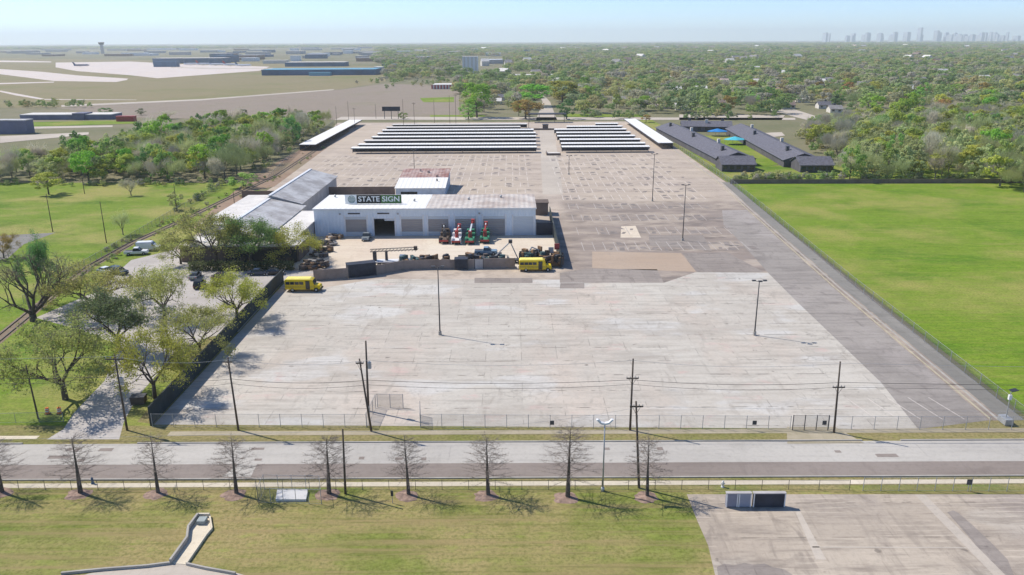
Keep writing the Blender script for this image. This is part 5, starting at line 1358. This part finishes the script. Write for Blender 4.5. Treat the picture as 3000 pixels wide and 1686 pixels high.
# crane trucks in the yard: rear towards the street, booms raised over the bed
def crane_truck(px, py, lab, cabm, bedm, turm, boomm, bh, lean, top):
    P = G(px, py); t = thing('crane_truck', lab, 'crane truck', (P[0], P[1]+4.5, 0), R_(90), 'crane trucks in the shop yard')
    m = MB(); m.box(-4.4,4.2,-.45,.45,.65,.95); m.build('chassis', M_dsteel, t)
    m = MB(); m.box(-4.4,1.6,-1.2,1.2,.96,1.2); m.box(-4.35,-2.2,-1.2,-.75,1.2,1.75); m.box(-4.35,-2.2,.75,1.2,1.2,1.75); m.box(.2,1.6,-1.2,1.2,1.201,2.0); m.build('bed', bedm, t, bevel=.04)
    m = MB(); m.side([(1.9,.7),(1.9,2.5),(2.2,2.65),(3.3,2.6),(3.75,1.75),(4.9,1.55),(5.0,.7)], -1.1, 1.1, inset=lambda z: .12 if z > 2 else 0); c = m.build('cab', cabm, t, bevel=.07)
    m = MB(); m.add([(3.36,-.92,2.52),(3.36,.92,2.52),(3.74,1.0,1.8),(3.74,-1.0,1.8)], [(0,1,2,3)]); o = m.build('windshield', M_glass, c); o.location = (.04,0,.03)
    m = MB(); m.box(1.86,1.897,-.85,.85,1.75,2.4); m.build('rear_window', M_glass, c)
    m = MB(); m.tube((-.9,0,1.2),(-.9,0,2.3),.5,.42,10); m.box(-1.6,-.2,-.45,.45,2.301,2.9); m.build('turret', turm, t)
    m = MB(); A = Vector((-1.3,0,2.8)); B = Vector((top, lean, bh)); d = B-A
    m.tube(A, A+d*.62, .3, .26, 4); bm_ = m.build('boom', boomm, t); m = MB(); m.tube(A+d*.6, B, .2, .16, 4); m.build('boom_extension', M_redp if boomm is M_whitep else M_whitep, t)
    m = MB(); m.tube(A+Vector((.5,0,-.5)), A+d*.4, .1, .1, 6); m.build('hydraulic_ram', M_steel, bm_)
    m = MB(); m.box(B.x-.5,B.x+.5,B.y-.45,B.y+.45,bh-.9,bh+.1); m.build('basket', turm, t)
    m = MB(); m.box(-4.5,-4.41,-1.15,1.15,.7,1.15); m.build('bumper', M_redp, t)
    for s in (-1, 1):
        m = MB(); m.box(-3.9,-3.6,s*1.22-.1,s*1.22+.1,.15,1.4); m.build('outrigger', bedm, t)
    wheel_set(t, (-2.9,-1.7,3.9), 1.0, .48, .32); return t
M_brownp = paint('brown_machine_paint', (.12,.09,.07), .7, .25, 1)
crane_truck(1300, 717, 'brown flatbed crane truck, leftmost of the yard crane trucks', M_brownp, M_brownp, M_dsteel, M_dsteel, 3.9, .4, 1.5)
crane_truck(1336, 719, 'crane truck with white bed and red boom in the shop yard', M_whitep, M_whitep, M_redp, M_redp, 4.0, -.5, 2.0)
crane_truck(1376, 719, 'crane truck with green bed and tall white and red boom', M_greenp, M_greenp, M_redp, M_whitep, 5.2, -.6, 2.4)
crane_truck(1420, 716, 'green crane truck with pinkish red boom, rightmost in the yard', M_greenp, M_greenp, M_redp, M_redp, 4.4, -.2, 2.0)
# long boom truck behind the fence
P = G(1150, 783); t = thing('boom_truck', 'truck carrying a long dark lattice boom behind the yard fence', 'crane truck', (P[0], P[1]+1.5, 0), R_(3))
m = MB(); m.box(-4.5,3.6,-.5,.5,.6,.95); m.build('chassis', M_dsteel, t); m = MB(); m.box(-4.4,1.2,-1.15,1.15,.96,1.25); m.build('bed', M_whitep, t)
m = MB(); m.side([(1.5,.7),(1.5,2.4),(2.7,2.35),(3.2,1.5),(4.1,1.35),(4.2,.7)], -1.05, 1.05); c = m.build('cab', paint('blue_grey_cab', (.22,.27,.34), .4, .1), t, bevel=.06); m = MB(); m.add([(2.76,-.9,2.28),(2.76,.9,2.28),(3.17,.95,1.58),(3.17,-.95,1.58)], [(0,1,2,3)]); o = m.build('windshield', M_glass, c); o.location = (.04,0,.03)
m = MB(); m.box(-4.6,-3.8,-.5,.5,1.25,3.3); m.build('boom_rest', M_dsteel, t); m = MB()
for yy in (-.3,.3):
    for zz in (3.35,3.9): m.tube((-5.2,yy,zz),(5.2,yy,zz+.35),.06,.06,4)
for i in range(14):
    x = -5.2+i*.8; m.tube((x,-.3,3.35),(x+.8,-.3,3.95),.035,.035,4); m.tube((x,.3,3.35),(x+.8,.3,3.95),.035,.035,4)
m.build('boom', M_dsteel, t); m = MB(); m.tube((-1.5,0,1.25),(-1.5,0,3.4),.35,.3,8); m.build('turret', M_dsteel, t); m = MB(); m.box(4.9,5.7,-.4,.4,3.6,4.5); m.build('basket', M_brownp, t)
wheel_set(t, (-3.2,-2.1,2.9), .95, .45, .3)
# dark container and trailers along the yard front
def container(a, b, h, wd, mat, lab, cat='container', name='shipping_container'):
    L = math.hypot(b[0]-a[0], b[1]-a[1]); t = thing(name, lab, cat, (a[0], a[1], 0), math.atan2(b[1]-a[1], b[0]-a[0]))
    m = MB(); m.box(0,L,0,wd,.12,h)
    n = int(L/.35)
    for i in range(n): m.box(L*i/n+.06,L*(i+.5)/n+.06,-.05,-.002,.25,h-.15)
    m.build('body', mat, t)
    m = MB(); m.box(-.04,L+.04,-.04,wd+.04,h+.002,h+.1); m.build('roof', mat, t)
    for x in (0, L-.18):
        m = MB(); m.box(x,x+.18,-.07,.1,0,h); m.build('corner_post', M_dsteel, t)
    m = MB(); m.box(L+.002,L+.06,.1,wd*.49,.2,h-.1); m.build('door', mat, t); m = MB(); m.box(L+.002,L+.06,wd*.51,wd-.1,.2,h-.1); m.build('door', mat, t)
container(G(1021,816), G(1103,807), 2.9, 2.4, M_navy, 'dark navy shipping container standing in the yard front fence')
container(G(1332,791.5), G(1370,791), 2.4, 2.2, M_navy, 'short dark box container right of the floodlight pole at the yard front', name='box_container')
def flat_trailer(px, py, L, lab, deck=M_dsteel, items=()):
    P = G(px, py); t = thing('flatbed_trailer', lab, 'trailer', (P[0], P[1], 0), R_(2), 'flatbed trailers in the shop yard')
    m = MB(); m.box(-L/2,L/2,-1.1,1.1,.75,.95); m.tube((L/2,0,.8),(L/2+1.6,0,.6),.07,.07,5); m.build('deck', deck, t)
    for s in (-1, 1):
        m = MB(); m.box(-L/2,L/2,s*1.12-.05,s*1.12+.05,.7,1.1); m.build('side_rail', deck, t)
    wheel_set(t, (-1.0,.2), 1.0, .4, .25)
    return t, P
flat_trailer(1318, 779, 9.5, 'dark flatbed trailer parked behind the middle of the yard fence')
M_junk = [paint('scrap_timber', (.30,.20,.11), .9, .3, 1), paint('scrap_panel', (.42,.40,.38), .8, .2, 1), M_brownp, M_dsteel, paint('scrap_rust', (.24,.145,.08), .8, .25, 1), paint('scrap_teal', (.06,.11,.115), .8, .25, 1)]
def pile(px, py, lab, w_, d_, h_, seed, n=9, name='scrap_pile', cat='scrap pile', loc=None):
    r = random.Random(seed); P = loc or G(px, py); m = MB()
    for i in range(n):
        x, y = r.uniform(-w_,w_), r.uniform(-d_,d_); a = r.uniform(0,3.14); l = r.uniform(.4,1.2); q = r.uniform(.15,.45); z = r.uniform(0,h_*.4)
        m.obox((x-math.cos(a)*l,y-math.sin(a)*l),(x+math.cos(a)*l,y+math.sin(a)*l), q*2, z, z+r.uniform(.2,h_*.6), i % 3)
    o = m.build(name, [M_junk[seed % 6], M_junk[(seed+1) % 6], M_junk[(seed+2) % 6]], None, (P[0], P[1], 0)); return tag(o, lab, cat, 'scrap and stock piles in the shop yard')
pile(1290, 777, 'pile of dark panels on the ground left of the flatbed trailer', 2.2, .8, 1.6, 3)
pile(1345, 775, 'pile of coloured panels just behind the dark flatbed trailer', 1.8, .7, 1.5, 5)
flat_trailer(1418, 757, 8.6, 'flatbed trailer loaded with a blue grey pickup in the yard')
P = G(1425, 757); car((P[0], P[1], .97), R_(0), 'blue grey pickup truck loaded on a flatbed trailer', (.20,.30,.38), 'pickup', 'vehicles in the shop yard')
# ladder / lattice mast frame leaning over the fence
P = G(1500, 770); t = thing('ladder_truck', 'aluminium lattice ladder mast on a small trailer near the yard corner', 'ladder trailer', (P[0], P[1], 0))
m = MB(); m.box(-2.4,2.2,-.9,.9,.6,.85); m.build('deck', M_dsteel, t); m = MB()
A, B = Vector((-4.6,0,1.0)), Vector((-.4,0,5.0))
for yy in (-.4,.4): m.tube(A+Vector((0,yy,0)), B+Vector((0,yy,0)), .08,.08,4); m.tube(B+Vector((0,yy,0)), (1.4,yy,1.0), .1,.1,4)
for i in range(11): p = A.lerp(B, i/10); m.tube(p+Vector((0,-.4,0)), p+Vector((0,.4,0)), .05,.05,4)
m.build('mast', M_steel, t); m = MB(); m.box(-.8,.1,-.5,.5,4.8,5.5); m.build('basket', M_dsteel, t); wheel_set(t, (-.4,.6), .85, .38, .24)
P = G(1535, 772); t = thing('excavator', 'dark small crane with a bent arm just behind the corner school bus', 'digger', (P[0], P[1], 0))
m = MB(); m.box(-1.4,1.4,-1.0,1.0,.1,.8); m.build('tracks', M_black, t); m = MB(); m.box(-1.2,1.0,-.9,.9,.82,2.3); m.build('cab', M_navy, t, bevel=.08); m = MB(); m.tube((.6,0,1.6),(1.8,0,3.9),.2,.16,5); m.tube((1.8,0,3.9),(3.4,0,3.3),.16,.12,5); m.tube((3.4,0,3.3),(3.5,0,2.0),.12,.1,5); m.build('arm', M_steel, t)
for i, (px, py, hh, lab) in enumerate(((1603,775,3.4,'dark post of scrap signage behind the corner school bus, left of three'),(1614,772,3.9,'tall pale topped scrap sign post behind the corner school bus'),(1631,765,4.2,'reddish scrap sign post against the green side fence'))):
    P = G(px, py); t = thing('scrap_sign', lab, 'sign', (P[0], P[1], 0), 0, 'scrapped signs in the yard corner'); m = MB(); m.tube((0,0,0),(0,0,hh),.12,.1,6); m.build('post', M_dsteel, t); m = MB(); m.box(-.6,.6,-.12,.12,hh-1.4,hh); m.build('panel', [M_brownp, M_hallw, M_redp][i], t)
pile(1612, 780, 'mixed scrap heap in the yard corner by the bus hood', 2.4, 1.2, 3.4, 8, 26)
pile(1634, 776, 'dark scrap heap against the green side fence', .9, 2.0, 3.4, 2, 20)
for i, (px, py, lab) in enumerate(((985,700,'stack of pallets at the left corner of the shop'),(962,718,'stacked grey panels on the left yard edge'),(950,738,'orange brown timber pile on the left yard edge'),(935,752,'scrap pile halfway down the left yard edge'),(918,772,'grey scrap pile near the office end of the yard edge'),(905,790,'dark scrap pile at the lowest end of the left yard edge'),(940,783,'long low scrap heap behind the taupe fence panel'))):
    pile(px, py, lab, 1.8, .9, 1.7, (6,13,20,25,31,8,26)[i], 14)
pile(1270, 779, 'dark steel frames lying just behind the middle of the taupe fence', 3.2, .9, 3.4, 8, 26)
pile(1395, 778, 'dark scrap heap behind the pale grey gate', 2.4, .9, 3.6, 2, 24)
pile(1450, 779, 'low brown scrap heap behind the right taupe fence panel', 3.4, .9, 3.2, 9, 26)
pile(1560, 772, 'dark stack of frames behind the corner school bus', 2.6, 1.0, 4.2, 15, 26)
pile(1213, 782, 'dark scrap heap at the cab of the boom truck', 2.6, .8, 3.2, 3, 22)
flat_trailer(1385, 764, 7.0, 'dark flatbed trailer in the middle of the yard beside the blue grey pickup')
# boxes on the bottom right lot
def unit(px0, px1, py, h, mat, lab, nm, cat, d_=.4):
    a, b = G(px0, py), G(px1, py); L = b[0]-a[0]; t = thing(nm, lab, cat, (a[0], a[1], 0), 0, 'boxes by the near fence')
    m = MB(); m.box(0,L,0,d_,.1,h); m.build('body', mat, t, bevel=.03); m = MB(); m.box(-.04,L+.04,-.05,d_+.05,h+.002,h+.09); m.build('lid', M_hallw, t)
    for x in (0,L-.12):
        m = MB(); m.box(x,x+.12,-.06,-.002,.1,h); m.build('corner_post', M_whitep, t)
    m = MB(); m.box(.1,L-.1,.08,d_-.08,0,.098); m.build('base', M_dsteel, t)
unit(2126,2160,1488,1.75,paint('blue_grey_box', (.22,.23,.29), .6, .1),'narrow blue grey cabinet, left of the boxes by the near fence','utility_cabinet','cabinet')
unit(2162,2199,1488,1.75,paint('grey_blue_box', (.29,.31,.38), .6, .1),'wider grey blue cabinet between the narrow one and the black bin','utility_cabinet','cabinet')
unit(2205,2299,1488,1.75,M_navy,'long black steel bin by the near fence','dumpster','bin')
# cage fence and slab on the lawn, drain chute
c = [(-29.3,79.2),(-22.3,79.1),(-22.2,81.3),(-29.2,81.4),(-29.3,79.2)]
P0 = G(808,1470); P1 = G(897,1470); P2 = G(903,1441); P3 = G(813,1441)
m = MB(); m.prism([P0[:2],P1[:2],P2[:2],P3[:2]], 0, .3); tag(m.build('concrete_slab', paint('bare_white_slab', (.60,.60,.60), .9, .06, 1)), 'white concrete slab inside the small wire cage on the lawn', 'slab')
q = [G(*p)[:2] for p in ((757,1473),(942,1478),(938,1437),(775,1434),(757,1473))]
fence('wire_cage', 'small wire fence cage round the white slab on the near lawn', q, 1.9, 1.6, M_wire, M_steel, prad=.035)
t = thing('drain_chute', 'sunken concrete drain chute with dark kerb walls on the lawn', 'drain chute', (0,0,0))
fl = [G(*p)[:2] for p in ((583,1518),(612,1518),(618,1553),(601,1572),(545,1655),(503,1652),(552,1585),(556,1555))]
m = MB(); m.prism(fl, .0, .05); m.build('floor', M_walk, t)
def kb(pp, nm, h, wd, mt):
    m = MB(); w_ = [G(*p)[:2] for p in pp]
    for a, b in zip(w_, w_[1:]): m.obox(a, b, wd, 0, h)
    m.build(nm, mt, t)
kb(((500,1653),(549,1585),(553,1553),(581,1516)), 'side_wall', .55, .22, M_kerb); kb(((547,1656),(604,1573),(621,1553),(615,1516)), 'side_wall', .3, .18, M_walk); kb(((581,1516),(615,1516)), 'head_wall', .5, .22, M_walk)
m = MB(); a, b = G(588,1522), G(611,1522); m.box(a[0],b[0],a[1]-1.15,a[1]-.2,.06,.5); m.build('steel_grate', paint('grate_grey', (.30,.34,.33), .6, .15), t)
m = MB(); w_ = [G(*p)[:2] for p in ((500,1653),(430,1662),(300,1672),(180,1684))]
for a, b in zip(w_, w_[1:]): m.obox(a, b, .2, 0, .28)
m.build('side_wall', M_kerb, t)
m = MB(); w_ = [G(*p)[:2] for p in ((547,1656),(600,1668),(690,1684))]
for a, b in zip(w_, w_[1:]): m.obox(a, b, .2, 0, .28)
m.build('side_wall', M_kerb, t)
# small street things
def hyd(px, py, lab, col, nm='fire_hydrant', cat='hydrant'):
    P = G(px, py); t = thing(nm, lab, cat, (P[0], P[1], 0)); m = MB(); m.tube((0,0,0),(0,0,.12),.2,.2,10); m.tube((0,0,.12),(0,0,.7),.14,.13,10); m.tube((0,0,.7),(0,0,.88),.15,.04,10); m.build('barrel', col, t)
    for s in (-1, 1):
        m = MB(); m.tube((0,0,.5),(s*.25,0,.5),.06,.06,8); m.build('outlet', col, t)
hyd(272, 1418, 'small dark hydrant on the pavement by the second cypress', M_blue2)
hyd(2117, 1428, 'white hydrant on the near pavement left of the blue grey cabinets', M_whitep)
def sign(px, py, ty, lab, col, w_=.6):
    P = G(px, py); h = hz(P, ty); t = thing('road_sign', lab, 'sign', (P[0], P[1], 0)); m = MB(); m.tube((0,0,0),(0,0,h),.04,.04,6); m.build('post', M_steel, t); m = MB(); m.box(-w_/2,w_/2,-.04,-.01,h-.7,h); m.build('panel', col, t)
sign(2835, 1440, 1405, 'small dark sign at the near pavement end on the right', M_dsteel)
sign(1150, 1475, 1438, 'small dark marker post on the lawn before the third cypress from the gates', M_dsteel, .3)
for px, py, lab in ((1617,1238,'small dark fence plate left of the upright utility pole'),(2208,1238,'small dark fence plate left of the sliding gate'),(2412,1240,'small dark fence plate right of the sliding gate')):
    P = G(px, 1262); m = MB(); m.box(-.28,.28,-.06,-.03,.9,1.5); tag(m.build('fence_plate', M_dsteel, None, (P[0], P[1]-.05, 0)), lab, 'sign', 'plates on the front fence')
for px, py, col, lab in ((140,1213,M_junk[4],'orange traffic barrel in the grass beside the driveway, left one'),(175,1212,M_junk[4],'orange traffic barrel in the grass beside the driveway, right one')):
    P = G(px, py); t = thing('traffic_barrel', lab, 'traffic barrel', (P[0], P[1], 0), 0, 'orange barrels by the driveway'); m = MB(); m.tube((0,0,0),(0,0,.95),.3,.24,12); m.build('drum', paint('barrel_orange', (.75,.20,.03), .5, .1), t); m = MB(); m.tube((0,0,.4),(0,0,.55),.285,.275,12); m.tube((0,0,.7),(0,0,.82),.272,.265,12); m.build('stripe', M_swht, t); m = MB(); m.tube((0,0,-.01),(0,0,.05),.42,.42,12); m.build('base', M_black, t)
P = G(408,1183); t = thing('dumpster', 'dark rusty bin on the verge at the driveway mouth', 'bin', (P[0],P[1],0), R_(8)); m = MB(); m.side([(-.9,.15),(-1.0,1.2),(1.0,1.2),(.9,.15)],-.7,.7); m.build('body', M_brownp, t); m = MB(); m.box(-1.0,1.0,-.72,.72,1.202,1.28); m.build('lid', M_dsteel, t)

for i, (px, py, rz_) in enumerate(((560,192,30),(597,192,25),(634,193,20),(676,194,28),(712,196,15))):
    P = G(px, py); t = thing('parked_airplane', f'white plane parked at the far terminal, {ORD[i]} from the left', 'airplane', (P[0],P[1],0), R_(rz_), 'white planes at the terminal'); m = MB(); m.tube((-15,0,3.4),(13,0,3.4),1.9,1.9,10); m.tube((13,0,3.4),(18,0,3.0),1.9,.4,10); m.build('fuselage', M_whitep, t); m = MB(); m.add([(2,0,3),(-5,-16,3.6),(-8,-16,3.6),(-4,0,3),(-8,16,3.6),(-5,16,3.6)], [(0,1,2,3),(0,3,4,5)]); m.build('wing', M_whitep, t); m = MB(); m.side([(-14,4),(-17,11),(-14,11),(-9,4)],-.2,.2); m.build('tail_fin', M_redp if i % 2 else M_blue2, t)
# aeroplane on the apron and small field markers
P = G(238,196); t = thing('parked_airplane', 'small dark plane standing on the pale apron', 'airplane', (P[0],P[1],0), R_(20)); m = MB(); m.tube((-14,0,3.4),(12,0,3.4),1.9,1.9,10); m.tube((12,0,3.4),(17,0,3.0),1.9,.4,10); m.build('fuselage', M_purple, t); m = MB(); m.add([(2,0,3),(-5,-16,3.6),(-8,-16,3.6),(-4,0,3),(-8,16,3.6),(-5,16,3.6)], [(0,1,2,3),(0,3,4,5)]); m.build('wing', M_hallw, t); m = MB(); m.side([(-14,4),(-17,10),(-14,10),(-9,4)],-.2,.2); m.build('tail_fin', M_purple, t)

# ------------------------------------------------------------------ air between here and the horizon
hz_m = bpy.data.materials.new('haze'); hz_m.use_nodes = True; nt = hz_m.node_tree; nt.nodes.clear()
o_ = nt.nodes.new('ShaderNodeOutputMaterial'); pv = nt.nodes.new('ShaderNodeVolumePrincipled')
pv.inputs['Color'].default_value = (.86,.95,1.0,1); pv.inputs['Density'].default_value = 8e-5; pv.inputs['Anisotropy'].default_value = 0.15
nt.links.new(pv.outputs[0], o_.inputs['Volume'])
m = MB(); m.box(-26500,26500,-700,26500,-1.1,345); hb = m.build('haze', hz_m); hb['kind'] = 'stuff'; hb['label'] = 'thin blue air haze over the plain'
